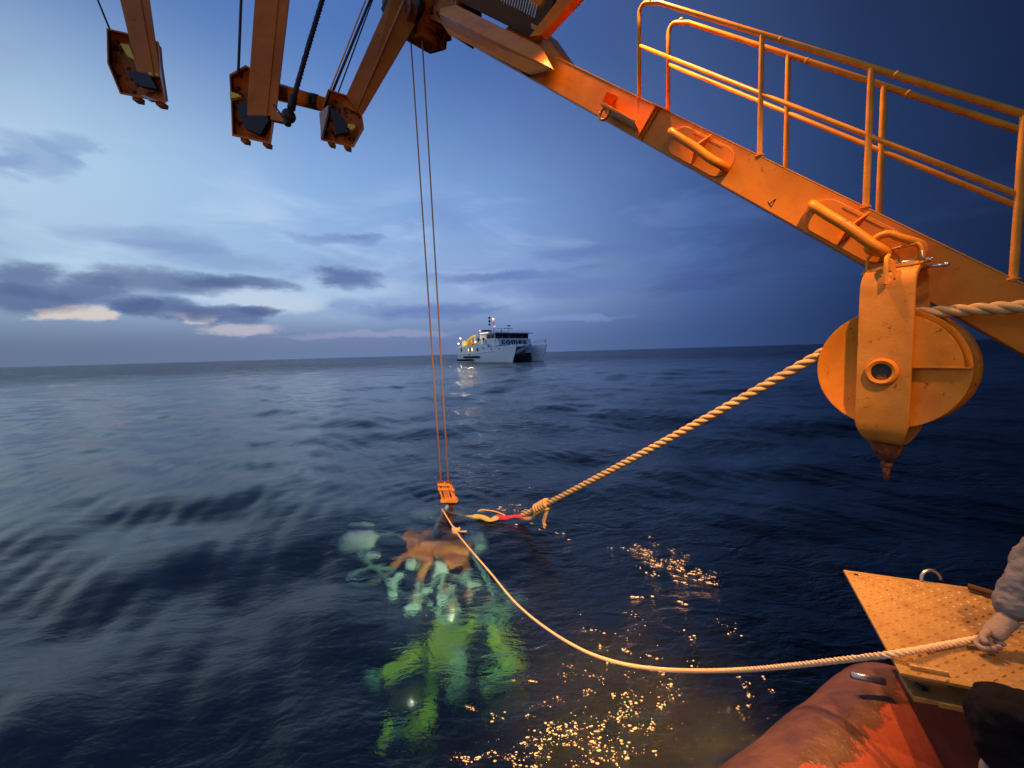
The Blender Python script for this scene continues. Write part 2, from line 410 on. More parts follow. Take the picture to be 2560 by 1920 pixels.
    out = t.node('ShaderNodeOutputMaterial'); t.l.new(mz.outputs[0], out.inputs['Surface']); t.l.new(va.outputs[0], out.inputs['Volume'])
    me.materials.append(m)
    b = MB(); b.abox(-9500, 9500, -9500, 9500, -15.0, -13.2)
    sb = b.build('seabed', flat('seabed_mud', (.015, .03, .03), .9)); sb['kind'] = 'structure'
build_sea()
def sea_z(x, y):
    qx, qy = x, y
    for _ in range(3):
        z = ox = oy = 0
        for (k, th, p0_, a, ga, gb, gc) in WAVES:
            g = .55 + .45 * math.sin(qx * ga + qy * gb + gc); ph = k * (qx * math.sin(th) + qy * math.cos(th)) + p0_
            z += a * g * math.sin(ph); ox -= a * .72 * g * math.cos(ph) * math.sin(th); oy -= a * .72 * g * math.cos(ph) * math.cos(th)
        qx, qy = x - ox, y - oy
    return z
def foam(spots, label):  # draws foam, and lamp glints as solid golden flecks
    rr = random.Random(5); vs = []; fs = []
    for (px, py, sx_, sy_, ang, n, r0) in spots:
        n = int(n * 1.25); r0 = r0 * .62
        ca, sa = math.cos(ang), math.sin(ang)
        cl = [(rr.gauss(0, .5), rr.gauss(0, .5)) for _ in range(max(1, n // 9))]
        for _ in range(n):
            cx_, cy_ = rr.choice(cl); a_ = (cx_ + rr.gauss(0, .06)) * sx_; b_ = (cy_ + rr.gauss(0, .06)) * sy_
            g = G(px + a_ * ca - b_ * sa, py + a_ * sa + b_ * ca, 0.0); z = sea_z(g.x, g.y)
            rad = r0 * rr.uniform(.3, 1.0) ** 2.2 * 1.25 * rr.uniform(.5, 1.3); base_ = len(vs); m_ = 6; st = rr.uniform(.8, 2.6); r0a = rr.uniform(0, 3)
            for (hh, q) in ((-.3, 1.0), (.45, .75)):
                for k in range(m_):
                    an = r0a + 2 * math.pi * k / m_; jt = rr.uniform(.75, 1.2)
                    vs.append((g.x + math.cos(an) * rad * q * jt * st, g.y + math.sin(an) * rad * q * jt, z + .004 + rad * hh))
            vs.append((g.x, g.y, z + .004 + rad * .7))
            for k in range(m_):
                k2 = (k + 1) % m_; fs.append((base_ + k, base_ + k2, base_ + m_ + k2, base_ + m_ + k)); fs.append((base_ + m_ + k, base_ + m_ + k2, base_ + 2 * m_))
    me = bpy.data.meshes.new('foam'); me.from_pydata(vs, [], fs); me.update(); me.materials.append(flat('foam_and_glint_flecks', (.78, .66, .40), .12, 0, .1, 30, 0))
    me.polygons.foreach_set('use_smooth', [True] * len(me.polygons))
    o = bpy.data.objects.new('foam', me); C.objects.link(o); tag(o, label, 'foam', kind='stuff'); return o
foam([(1400, 1860, 280, 80, -.3, 300, .0075), (1560, 1800, 150, 120, -.5, 180, .0075), (1480, 1890, 330, 70, 0, 240, .007), (1530, 1720, 150, 70, .5, 60, .007), (1880, 1790, 90, 60, .6, 60, .008),
      (1500, 1640, 150, 36, .35, 70, .008), (1640, 1560, 330, 110, .3, 30, .008), (1300, 1740, 130, 70, .4, 18, .007), (1750, 1660, 260, 160, .2, 22, .007), (1310, 1715, 60, 20, .2, 24, .007), (1230, 1800, 90, 30, .5, 30, .006)],
     'golden flecks shaped as lamp glints, scattered on the dark water in front of the fender tube')  # solid flecks stand in for the lamp's glints
foam([(1672, 1412, 110, 34, .36, 420, .010), (1590, 1380, 70, 12, .3, 70, .010), (1740, 1440, 50, 14, .2, 60, .010), (1610, 1503, 40, 12, 0, 34, .010), (1700, 1530, 60, 20, .2, 16, .010)],
     'diagonal patch of golden flecks shaped as glints on the water between the two ropes')  # lamp reflection on the water drawn as solid flecks
foam([(1278, 1268, 50, 14, .1, 70, .014), (1195, 1262, 60, 20, .1, 14, .014), (1400, 1322, 50, 8, .25, 40, .012), (1320, 1304, 30, 8, 0, 20, .014)],
     'small foam flecks beside the red and yellow sling')

# ------------------------------------------------------------------ crane boom with its railings
A = P(1394, 145, 4.94); B = P(2560, 712, 2.50)
bd = (A - B).normalized()                      # from low right end up to the head
lat = Vector((0, 0, 1)).cross(bd).normalized()
if lat.y < 0: lat = -lat
bn = lat.cross(bd).normalized()
if bn.z < 0: bn = -bn
bang = math.degrees(math.asin(bd.z)); BH = .42 * math.cos(math.asin(bd.z)) ; BW = .30
Blow = B - bd * 2.2; Ahi = A + bd * 2.1
def tof(px):                                   # parameter along the near top edge under pixel column px
    lo, hi = -2.0, 6.0
    for _ in range(60):
        mdl = (lo + hi) / 2; q = B + bd * mdl - O; x = q.dot(cr) / q.dot(fw) * F + 1280
        if x > px: lo = mdl
        else: hi = mdl
    return lo
def BP(t, u=0, v=0, z=0): return B + bd * t + lat * u + bn * v + Vector((0, 0, z))
boom = Thing('crane_boom', tuple(B - Vector((0, 0, 1.0))), 'long inclined orange steel boom with two pipe railings along its top edge', 'crane boom')
mb = MB(); mb.box((Blow + Ahi) / 2 + lat * BW / 2 - bn * BH / 2, (Ahi - Blow) / 2, lat * BW / 2, bn * BH / 2)
beam = boom.part(mb, 'main_beam', M['boom'], bevel=.008)
# thin weld lip along the near top edge
mb = MB(); mb.box((Blow + A) / 2 + lat * .012 + bn * .004, (A - Blow) / 2, lat * .014, bn * .004); boom.part(mb, 'top_flange', M['rail'])
def railing(u, pxs, pxstart, label):
    rz = 1.0; r = .021
    ts = [tof(p) for p in pxs]
    root = None
    tt = ts[0]; rr = .13
    # top rail with rounded start
    path = [BP(tt, u, 0, 0), BP(tt, u, 0, rz - rr * 1.6)]
    for k in range(1, 7):
        a = k / 7 * math.pi / 2
        path.append(BP(tt, u, 0, rz - rr * 1.6) + Vector((0, 0, 1)) * rr * 1.3 * math.sin(a) - bd * rr * (1 - math.cos(a)) * 1.0)
    path += [BP(tt - .28, u, 0, rz), BP(tt - 1.2, u, 0, rz), BP(-1.9, u, 0, rz)]
    mb = MB(); mb.tube(path, r, 12)
    root = boom.part(mb, 'railing', M['rail'], smooth=True, label=label)
    mb = MB(); mb.tube([BP(tt, u, 0, .52), BP(-1.9, u, 0, .52)], r * .8, 10); boom.part(mb, 'mid_rail', M['rail'], parent=root, smooth=True)
    for t_ in ts[1:]:
        mb = MB(); mb.tube([BP(t_, u, 0, -.01), BP(t_, u, 0, rz + .004)], r, 12); mb.tube([BP(t_, u, 0, .0), BP(t_, u, 0, .012)], r * 1.6, 12)
        boom.part(mb, 'post', M['rail'], parent=root, auto=40)
    for t_ in ts:
        mb = MB(); mb.ball(BP(t_ - .18, u, 0, rz), r * 1.15, 10, 6); boom.part(mb, 'weld_collar', M['rail'], parent=root, smooth=True)
railing(.012, [1597, 1898, 2164, 2534], 0, 'nearer pipe railing with four posts')
railing(.27, [1640, 1943, 2187, 2590], 0, 'farther pipe railing, more brightly lit')

def racetrack(t0, t1, v0, v1, n=10):          # outline in boom face coordinates
    r = (v1 - v0) / 2; vc = (v0 + v1) / 2; pts = []
    for k in range(n + 1):
        a = -math.pi / 2 + math.pi * k / n; pts.append((t1 - r + r * math.cos(a), vc + r * math.sin(a)))
    for k in range(n + 1):
        a = math.pi / 2 + math.pi * k / n; pts.append((t0 + r + r * math.cos(a), vc + r * math.sin(a)))
    return pts
def bollard(pxl, pxr, label):
    tl, tr_ = tof(pxl), tof(pxr)              # left (higher) and right (lower) ends
    t0, t1 = tr_, tl
    out = racetrack(t0, t1, -BH * .93, -BH * .12)
    mb = MB(); mb.prism([BP(t, -.001, v) for t, v in out], -lat * .016)
    root = boom.part(mb, 'tow_bracket', M['boom'], bevel=.005, label=label)
    inn = racetrack(t0 + .03, t1 - .03, -BH * .86, -BH * .19)
    L = t1 - t0
    # web plate standing proud between plate and bar
    tm = t0 + L * .47
    mb = MB(); mb.prism([BP(tm, -.016, -BH * .03), BP(tm, -.14, -BH * .42), BP(tm, -.14, -BH * .52), BP(tm, -.016, -BH * .92)], bd * .014)
    boom.part(mb, 'web_plate', M['boom'], parent=root, bevel=.002)
    # bar bowed away from the plate
    vc = -BH * .50
    pth = [BP(t1 - .02, -.015, vc + .03), BP(t1 - .03, -.09, vc + .02), BP(t1 - .08, -.135, vc + .01), BP(t1 - .2 * L - .05, -.15, vc), BP(tm, -.15, vc - .01),
           BP(t0 + .22 * L, -.14, vc - .03), BP(t0 + .07, -.125, vc - .03), BP(t0 + .035, -.09, vc - .03), BP(t0 + .03, -.015, vc - .03)]
    mb = MB(); mb.tube(dense(pth, .02), .036, 14); boom.part(mb, 'bar', M['block'], parent=root, smooth=True)
    for q in (.36, .62):
        mb = MB(); mb.box(BP(t0 + L * q, -.02, -BH * .18), bd * (L * .10), lat * .006, bn * .005); boom.part(mb, 'weld_bead', M['rail'], parent=root)
    return BP(t0 + .09, -.135, vc - .03)
bollard(1706, 1862, 'smaller curved bar bracket on the middle of the boom')
lug = bollard(2066, 2296, 'larger curved bar bracket that carries the pulley block')
# open box bracket with eye ring near the rail foot
tl, tr_ = tof(1552), tof(1640)
mb = MB()
v0, v1, dp, th = -BH * .70, -BH * .22, -.18, .008
mb.prism([BP(tl, 0, v1), BP(tl, dp, v1 - .02), BP(tl, dp, v0), BP(tl, 0, v0 - .05)], -bd * th)
mb.prism([BP(tl, dp, v0), BP(tl, 0, v0 - .05), BP(tr_, 0, v0 - .05), BP(tr_, dp, v0)], bn * th)
mb.prism([BP(tl, dp, v0 + .03), BP(tl, dp, v0), BP(tr_, dp, v0), BP(tr_, dp, v0 + .02)], lat * th)
box = boom.part(mb, 'box_bracket', M['boom'], bevel=.002, label='open box bracket with an eye ring below it')
mb = MB(); c = BP(tl - .1, dp + .02, v0 - .055)
mb.tube([c + (bd * math.cos(a) + bn * math.sin(a)) * .058 for a in np.linspace(0, 2 * math.pi, 25)], .016, 10); boom.part(mb, 'eye_ring', M['boom'], parent=box, smooth=True)
mb = MB(); mb.box(BP(tr_ - .03, -.02, -BH * .5), bd * .006, lat * .03, bn * BH * .5); mb.box(BP(tr_ - .045, -.015, -BH * .5), bd * .018, lat * .006, bn * BH * .49)
boom.part(mb, 'stiffener', M['boom'], bevel=.002)
mb = MB(); mb.box(BP(tof(1655), -.03, .004), bd * .10, lat * .03, bn * .006); boom.part(mb, 'foot_plate', M['rail'])
sq = BP(tof(1985), -.002, -BH * .86)
mb = MB(); mb.tube([sq, sq + bn * .06 - bd * .02], .004, 5); mb.tube([sq + bn * .06 - bd * .02, sq - bd * .035 - bn * .01], .004, 5); mb.tube([sq + bn * .015 + bd * .02, sq + bn * .0 - bd * .03], .003, 5)
boom.part(mb, 'scuff_mark', M['dark'])
# upper end: cover box, gusset, head housing, platform, brace
aw = lat * .35
mb = MB()
r1 = [P(1130, 10, 5.9), P(1352, 116, 4.85), P(1379, 170, 4.62), P(1205, 88, 5.25)]
mb.prism([P(1100, 20, 6.2), P(1140, 12, 5.95), P(1352, 116, 4.88), P(1380, 171, 4.66), P(1100, 36, 5.9)], lat * .03)
mb.prism([P(1100, 36, 5.9), P(1380, 171, 4.66), P(1322, 185, 5.0), P(1122, 86, 6.1), P(1104, 60, 6.2)], lat * .05 + Vector((0, 0, .012)))
boom.part(mb, 'cover_box', M['boom'], bevel=.006, label='angular lower cover box under the boom head')
mb = MB(); mb.prism([P(1352, 70, 5.25), P(1396, 134, 5.0), P(1392, 145, 4.99), P(1300, 180, 5.2), P(1230, 100, 5.6), P(1300, 40, 5.5)], aw)
boom.part(mb, 'gusset_plate', M['boom'], bevel=.006)
mb = MB(); mb.prism([P(1060, -60, 6.6), P(1150, 5, 6.0), P(1340, 100, 5.1), P(1355, 80, 5.25), P(1420, -100, 5.4)], lat * .08 + Vector((0, 0, .05)))
boom.part(mb, 'underplate', M['dark_brown'], label='dark underside plate of the boom head')
mb = MB(); mb.prism([P(1322, 92, 5.05), P(1352, 88, 5.0), P(1470, -40, 4.7), P(1425, -40, 4.75)], lat * .12)
boom.part(mb, 'brace', M['boom'], bevel=.006, label='bright orange diagonal brace at the top')
mb = MB()
for k in range(14):
    p0, p1 = P(1262 + k * 6.2, -30 + k * 3.4, 4.95), P(1254 + k * 6.2, 6 + k * 3.2, 5.0)
    mb.box((p0 + p1) / 2, (p1 - p0) / 2, cr * .006, fw * .02)
gr = boom.part(mb, 'grating', M['steel']); gr['kind'] = 'stuff'
mb = MB(); mb.prism([P(1310, -30, 4.95), P(1330, 22, 4.98), P(1352, 12, 4.98), P(1372, -30, 4.95)], lat * .04); boom.part(mb, 'grating_frame', M['boom'])
# head housing
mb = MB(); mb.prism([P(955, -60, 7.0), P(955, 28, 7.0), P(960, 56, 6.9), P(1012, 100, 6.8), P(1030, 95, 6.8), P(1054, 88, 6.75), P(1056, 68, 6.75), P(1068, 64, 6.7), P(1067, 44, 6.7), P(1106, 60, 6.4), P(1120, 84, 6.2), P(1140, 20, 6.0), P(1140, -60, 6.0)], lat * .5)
head = boom.part(mb, 'head_housing', M['housing'], bevel=.01, label='dark head housing where the wires leave')
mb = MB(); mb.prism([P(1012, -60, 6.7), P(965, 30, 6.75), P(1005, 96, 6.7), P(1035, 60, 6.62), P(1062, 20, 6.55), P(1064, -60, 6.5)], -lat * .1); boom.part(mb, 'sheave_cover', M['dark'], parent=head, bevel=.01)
mb = MB(); mb.lathe(P(1022, 30, 6.55), lat, [(-.06, .03), (-.06, .17), (-.02, .15), (.02, .15), (.06, .17), (.06, .03)], 32); boom.part(mb, 'head_sheave', M['rust'], parent=head, auto=40)
for (x, y) in [(975, 20), (990, 62), (1012, 84), (1072, 20), (1090, 32)]:
    mb = MB(); q = P(x, y, 6.5); mb.tube([q, q + lat * .1], .018, 6); boom.part(mb, 'bolt', M['dark_brown'], parent=head)

# ------------------------------------------------------------------ hanging arms at the upper left
def arm(name_label, armpoly, d0, d1, housepoly, hd, tabs, extra):
    th = Thing('hanging_arm', tuple(P(housepoly[0][0], housepoly[0][1], hd)), name_label, 'crane arm', 'heavy arms hanging from the gantry')
    ds = [d0, d0, d1, d1]
    hx = sum(p[0] for p in housepoly) / len(housepoly); hy = sum(p[1] for p in housepoly) / len(housepoly)
    away = (ray(hx, hy) * .85 + fw * .15)
    mb = MB(); mb.prism([P(x, y, d) for (x, y), d in zip(armpoly, ds)], ray(armpoly[0][0] + 90, 20) * .30)
    th.part(mb, 'beam', M['arm'], bevel=.012)
    # a seam plate down the beam
    (x0, y0), (x1, y1), (x2, y2), (x3, y3) = armpoly
    mb = MB(); f = .62
    a0 = (x0 + (x1 - x0) * f, y0); b0 = (x3 + (x2 - x3) * f, y3 + (y2 - y3) * f)
    mb.prism([P(a0[0], a0[1], d0 - .012), P(a0[0] + 5, a0[1], d0 - .012), P(b0[0] + 5, b0[1], d1 - .012), P(b0[0], b0[1], d1 - .012)], fw * .02); th.part(mb, 'seam_strip', M['arm'])
    # housing: shell of plates, open towards the camera at its lower part
    n = len(housepoly); cx = sum(p[0] for p in housepoly) / n; cy_ = sum(p[1] for p in housepoly) / n
    mb = MB(); dep = .46
    pts = [P(x, y, hd) for x, y in housepoly]
    mb.prism([P(x, y, hd + .10) for x, y in housepoly], away * (dep - .10))
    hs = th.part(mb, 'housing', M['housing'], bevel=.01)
    for i in range(n):                       # side plates standing proud round the opening
        (xa, ya), (xb, yb) = housepoly[i], housepoly[(i + 1) % n]
        ia = (xa + (cx - xa) * .06, ya + (cy_ - ya) * .06); ib = (xb + (cx - xb) * .06, yb + (cy_ - yb) * .06)
        mb = MB(); mb.prism([P(xa, ya, hd - .03), P(xb, yb, hd - .03), P(*ib, hd - .03), P(*ia, hd - .03)], away * .128)
        th.part(mb, 'rim_plate', M['arm'], parent=hs)
    for (x, y, wd, hh) in tabs:
        mb = MB(); mb.prism([P(x - wd, y - 4, hd), P(x + wd, y - 2, hd), P(x + wd * .9, y + hh, hd), P(x - wd * .9, y + hh - 3, hd)], fw * .09); th.part(mb, 'tab', M['arm'])
    for (kind, pts2, mat) in extra:
        mb = MB(); mb.prism([P(x, y, hd - .05) for x, y in pts2], fw * .045); th.part(mb, kind, M[mat], parent=hs if kind != 'side_panel' else None)
    return th
arm('leftmost heavy hanging arm ending in a dark angular housing with a lit patch painted yellow', [(262, -160), (352, -160), (402, 190), (345, 190)], 5.6, 5.55,
    [(266, 70), (318, 82), (396, 104), (414, 257), (300, 235), (268, 158)], 5.6, [(339, 242, 9, 10), (398, 256, 10, 8)],
    [('lit_patch', [(300, 108), (322, 112), (337, 150), (318, 140)], 'yellow'), ('hook_plate', [(330, 176), (372, 184), (392, 222), (350, 214), (318, 186)], 'dark'),  # yellow plate stands in for a lit patch on the housing
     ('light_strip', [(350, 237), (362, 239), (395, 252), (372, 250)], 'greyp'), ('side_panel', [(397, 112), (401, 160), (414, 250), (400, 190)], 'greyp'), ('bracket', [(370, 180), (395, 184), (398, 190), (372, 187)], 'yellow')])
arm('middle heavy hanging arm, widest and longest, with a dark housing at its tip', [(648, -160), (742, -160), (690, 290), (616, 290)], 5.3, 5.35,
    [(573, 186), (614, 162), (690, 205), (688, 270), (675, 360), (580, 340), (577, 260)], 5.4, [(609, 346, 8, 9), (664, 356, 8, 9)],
    [('lit_patch', [(574, 228), (594, 234), (604, 241), (575, 246)], 'yellow'), ('hook_plate', [(590, 262), (640, 250), (672, 300), (650, 336), (612, 320)], 'dark')])  # here too a yellow plate paints the lit patch
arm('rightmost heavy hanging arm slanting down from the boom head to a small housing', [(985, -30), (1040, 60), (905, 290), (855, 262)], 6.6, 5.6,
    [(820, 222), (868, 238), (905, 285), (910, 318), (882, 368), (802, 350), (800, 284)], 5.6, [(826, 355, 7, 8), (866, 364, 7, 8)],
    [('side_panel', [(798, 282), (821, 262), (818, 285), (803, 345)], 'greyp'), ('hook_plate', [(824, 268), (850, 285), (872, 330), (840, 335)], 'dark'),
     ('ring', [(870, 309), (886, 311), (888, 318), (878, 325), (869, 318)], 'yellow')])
# cross strut
st = Thing('cross_strut', tuple(P(740, 240, 5.7)), 'lit orange tapered strut between the middle and rightmost hanging arms', 'strut')
mb = MB(); mb.tube([P(665, 222, 5.75), P(812, 262, 5.95)], [.115, .095], 20); st.part(mb, 'tube', M['block'], smooth=True)
mb = MB(); mb.tube([P(778, 252, 5.9), P(796, 257, 5.92)], [.104, .102], 20); st.part(mb, 'stain_band', M['dark'], smooth=True)  # dark ring drawn for a stain band on the tube
# heavy rope with ball fitting beside the middle arm
hv = Thing('lifting_rope', tuple(P(722, 290, 5.2)), 'dark thick twisted rope ending in a ball fitting beside the middle hanging arm', 'rope')
mb = MB(); mb.rope([P(824, -60, 5.5), P(770, 120, 5.3), P(733, 250, 5.2)], .036, .16, 3, 7, .03); hv.part(mb, 'rope', M['darkwire'], smooth=True)
mb = MB(); mb.tube([P(734, 240, 5.2), P(728, 272, 5.2)], [.045, .05], 12); mb.ball(P(722, 290, 5.2), .085, 14, 10); mb.tube([P(718, 300, 5.2), P(720, 313, 5.2)], [.05, .04], 10); hv.part(mb, 'ball_fitting', M['dark'], auto=40)
mb = MB(); mb.prism([P(676, 276, 5.25), P(716, 284, 5.2), P(714, 306, 5.2), P(676, 298, 5.25)], fw * .06); hv.part(mb, 'bracket', M['arm'])
mb = MB(); mb.tube([P(684, 262, 5.25), P(704, 288, 5.2)], .012, 8); hv.part(mb, 'stay_rod', M['dark'])
# thin wires
def wire(name, pts, r, mat, label, cat, group=None, n=6):
    mb = MB(); path = [P(*p) for p in pts]; mb.tube(path, r, n)
    o = mb.build(name, M[mat], smooth=True, origin=path[-1]); o.location = path[-1]; tag(o, label, cat, group); return o
wire('wire_cable', [(232, -30, 5.5), (274, 72, 5.58)], .012, 'darkwire', 'thin dark wire to the leftmost hanging arm', 'cable')
wire('wire_cable', [(604, -30, 5.3), (596, 175, 5.35), (596, 190, 5.38)], .017, 'darkwire', 'dark wire straight above the middle hanging arm', 'cable')
wire('wire_cable', [(930, -40, 5.6), (824, 228, 5.6)], .010, 'wire', 'leftmost and palest of three wires to the rightmost hanging arm', 'cable')
wire('wire_cable', [(942, -40, 5.6), (832, 228, 5.6)], .017, 'darkwire', 'thick middle one of three wires to the rightmost hanging arm', 'cable')
wire('wire_cable', [(946, -40, 5.65), (846, 230, 5.65)], .009, 'darkwire', 'thin rightmost of three wires to the rightmost hanging arm', 'cable')
wire('lift_cable', [(1024, 60, 6.86), (1103, 1215, 6.98)], .014, 'wire', 'left lift cable down to the hook block at the water', 'cable')
wire('lift_cable', [(1053, 60, 6.86), (1121, 1210, 6.98)], .014, 'wire', 'right lift cable down to the hook block at the water', 'cable')

# hook block at the water
hk = Thing('hook_block', tuple(P(1116, 1255, 6.9)), 'small orange slatted hook block at the water end of the lift cables', 'hook block')
def HK(x, y, d=6.95): return P(x, y, d)
ax = (HK(1130, 1235) - HK(1098, 1235)).normalized(); dn = (HK(1122, 1250) - HK(1108, 1205)).normalized()
c0 = HK(1111, 1210)
for s_, d_ in ((-1, 0), (1, 0)):
    for k in (-1, 1):
        mb = MB(); mb.box(c0 + dn * .13 + ax * (.095 * s_) + fw * (.06 * k), ax * .014, fw * .01, dn * .15); hk.part(mb, 'side_bar', M['hook'])
for q in (-.035, .0, .035):
    mb = MB(); mb.box(c0 + dn * .16 + ax * q - fw * .065, ax * .010, fw * .008, dn * .13); hk.part(mb, 'slat', M['hook'])
for q, hw in ((.0, .10), (.08, .115), (.27, .13), (.30, .14)):
    mb = MB(); mb.box(c0 + dn * q, ax * hw, fw * .085, dn * .014); hk.part(mb, 'cross_bar', M['hook'])
for s_ in (-1, 1):
    mb = MB(); mb.lathe(c0 + ax * (.062 * s_) + dn * .0, fw, [(-.02, .012), (-.02, .055), (.02, .055), (.02, .012)], 18); hk.part(mb, 'pulley', M['rust'], auto=40)
    mb = MB(); mb.ball(c0 + ax * (.12 * s_) + dn * .11, .03, 8, 6); hk.part(mb, 'pin_end', M['hook'], smooth=True)
mb = MB(); mb.prism([c0 + dn * .31 - ax * .1, c0 + dn * .31 + ax * .1, c0 + dn * .42 + ax * .03, c0 + dn * .42 - ax * .03], fw * .05); hk.part(mb, 'hook', M['rust'])

# ------------------------------------------------------------------ pulley block hanging from the boom
az_b = math.radians(62)
D = Vector((math.sin(az_b), math.cos(az_b), 0)); Wd = Vector((math.cos(az_b), -math.sin(az_b), 0)); Z = Vector((0, 0, 1))
bc = P(2212, 922, 2.86) + D * .10
pb = Thing('pulley_block', tuple(bc - Z * .9), 'large orange snatch block with a wide sheave, hanging from the boom on a shackle', 'pulley block')
def K(w_, d_, z_): return bc + Wd * w_ + D * d_ + Z * z_
# strap: plate band bent into a long loop
sw = .15; hd_ = .14; topz, botz = .72, -.56
prof = []
for k in range(0, 13):
    a = math.pi * k / 12; prof.append((-hd_ * math.cos(a), topz - .15 + .15 * math.sin(a)))
prof2 = []
for k in range(0, 13):
    a = math.pi * k / 12; prof2.append((hd_ * math.cos(a), botz + .17 - .17 * math.sin(a)))
loop = prof + prof2; n = len(loop)
def band(loop, th, hw, c):
    cxm = 0; mb = MB(); vs = []
    for i, (d_, z_) in enumerate(loop):
        dn_ = Vector((loop[(i + 1) % n][0] - loop[i - 1][0], loop[(i + 1) % n][1] - loop[i - 1][1])).normalized()
        nx, nz = -dn_.y, dn_.x
        taper = 1.0 if z_ > botz + .16 else .55 + .45 * (max(0, (z_ - botz)) / .16) ** .6
        for (s_, o_) in ((-1, 0), (1, 0), (1, th), (-1, th)):
            vs.append(K(hw * s_ * taper, d_ + nx * -o_, z_ + nz * -o_))
    fs = []
    for i in range(n):
        j = (i + 1) % n
        for q in range(4): fs.append((i * 4 + q, i * 4 + (q + 1) % 4, j * 4 + (q + 1) % 4, j * 4 + q))
    mb.add(vs, fs); return mb
strap = pb.part(band(loop, .028, sw, 0), 'strap', paintmat('faded_block_paint', (.68, .26, .035), (.54, .19, .02), rust_amt=.3, scale=4, rough=.5, bump=.35), auto=35, bevel=.004)
# boss and hole at the axle
mb = MB(); mb.lathe(K(0, -hd_ - .004, -.02), -D, [(0, .060), (0, .096), (.016, .092), (.022, .080), (.016, .060)], 40); pb.part(mb, 'axle_boss', M['block'], auto=40)
mb = MB(); mb.lathe(K(0, -hd_ - .003, -.02), -D, [(0, .0005), (0, .0605), (.006, .0605), (.006, .0005)], 40); pb.part(mb, 'axle_hole', M['dark'])
mb = MB(); mb.lathe(K(0, -hd_ - .009, -.065), -D, [(0, .0005), (0, .03), (.004, .03), (.004, .0005)], 24); pb.part(mb, 'axle_end', M['rust'])
# sheave: two cheeks with the groove between
SR = .425
def cheek(d0, R_, name, sgn):
    mb = MB(); mb.lathe(K(0, d0, 0), D * sgn, [(0, .02), (0, R_ - .03), (.012, R_ - .008), (.03, R_), (.042, R_), (.042, R_ - .012), (.026, R_ - .05), (.02, .02)], 72)
    return pb.part(mb, name, M['block'], auto=30)
cheek(-.05, SR, 'front_cheek', -1); cheek(.05, SR * 1.0, 'rear_cheek', 1)
mb = MB(); mb.lathe(K(0, 0, 0), D, [(-.05, .02), (-.05, SR - .10), (0, SR - .13), (.05, SR - .10), (.05, .02)], 60); pb.part(mb, 'groove', M['rust'], auto=40)
# sector guard plates fixed to the strap
def sector(a0, a1, R_, d_, name):
    pts = [K(0, d_, 0)] + [K(R_ * math.cos(a), d_, R_ * math.sin(a)) for a in np.linspace(math.radians(a0), math.radians(a1), 26)]
    mb = MB(); mb.prism(pts, D * .012); return pb.part(mb, name, M['block'], bevel=.002)
sector(2, 82, SR - .035, -.108, 'guard_plate')
mb = MB(); mb.box(K(.26, -.09, .015), Wd * .16, D * .022, Z * .004); pb.part(mb, 'guard_rib', M['block'])
# bottom: rusty swivel and pin
mb = MB(); mb.lathe(K(0, 0, botz - .02), Z, [(-.10, .012), (-.095, .045), (-.04, .08), (.03, .10), (.03, .012)], 20); pb.part(mb, 'swivel', M['rust'], auto=40)
mb = MB(); mb.tube([K(0, 0, botz - .13), K(0, 0, botz - .20), K(.005, 0, botz - .27)], [.03, .022, .018], 10); mb.ball(K(0, 0, botz - .15), .035, 10, 8); pb.part(mb, 'pin', M['rust'], smooth=True)
# top fittings
mb = MB(); hp = [K(-.155, -.02, topz - .01), K(-.155, -.02, topz + .08), K(-.14, -.02, topz + .105), K(-.11, -.02, topz + .115), K(.09, -.02, topz + .135), K(.125, -.02, topz + .125), K(.14, -.02, topz + .09), K(.145, -.02, topz + .02)]
mb.tube(dense(hp, .01), .0105, 10); pb.part(mb, 'handle', M['rail'], smooth=True)
mb = MB(); mb.tube([K(-.175, -.02, topz + .002), K(.17, -.02, topz + .012)], .012, 10); mb.tube([K(-.14, -.055, topz - .012), K(.16, -.055, topz - .002)], .010, 8); pb.part(mb, 'hinge_bar', M['rail'], smooth=True)
mb = MB(); mb.tube(dense([K(-.005, -.10, topz + .075), K(-.005, -.135, topz + .05), K(.0, -.15, topz - .0), K(.0, -.155, topz - .13)], .01), .014, 10); pb.part(mb, 'latch_lever', M['rail'], smooth=True)
mb = MB(); mb.prism([K(.0, -.13, topz + .06), K(.03, -.13, topz + .03), K(.05, -.14, topz - .10), K(.02, -.14, topz - .03)], D * .03); pb.part(mb, 'latch_plate', M['block'], bevel=.003)
mb = MB(); mb.tube([K(.16, .0, topz - .03), K(.25, .02, topz - .03)], .012, 10); mb.ball(K(.25, .02, topz - .03), .018, 8, 6); pb.part(mb, 'locking_pin', M['steel'], smooth=True)
mb = MB(); mb.tube(dense([K(.14, -.02, topz + .09), K(.15, -.04, topz + .04), K(.17, -.02, topz + .01), K(.19, 0, topz + .03)], .01), .006, 8); pb.part(mb, 'split_pin', M['steel'], smooth=True)
mb = MB(); mb.prism([K(-.19, -.03, topz - .02), K(-.15, -.03, topz + .03), K(-.15, -.03, topz - .02)], D * .02); pb.part(mb, 'hinge_tab', M['rail'])
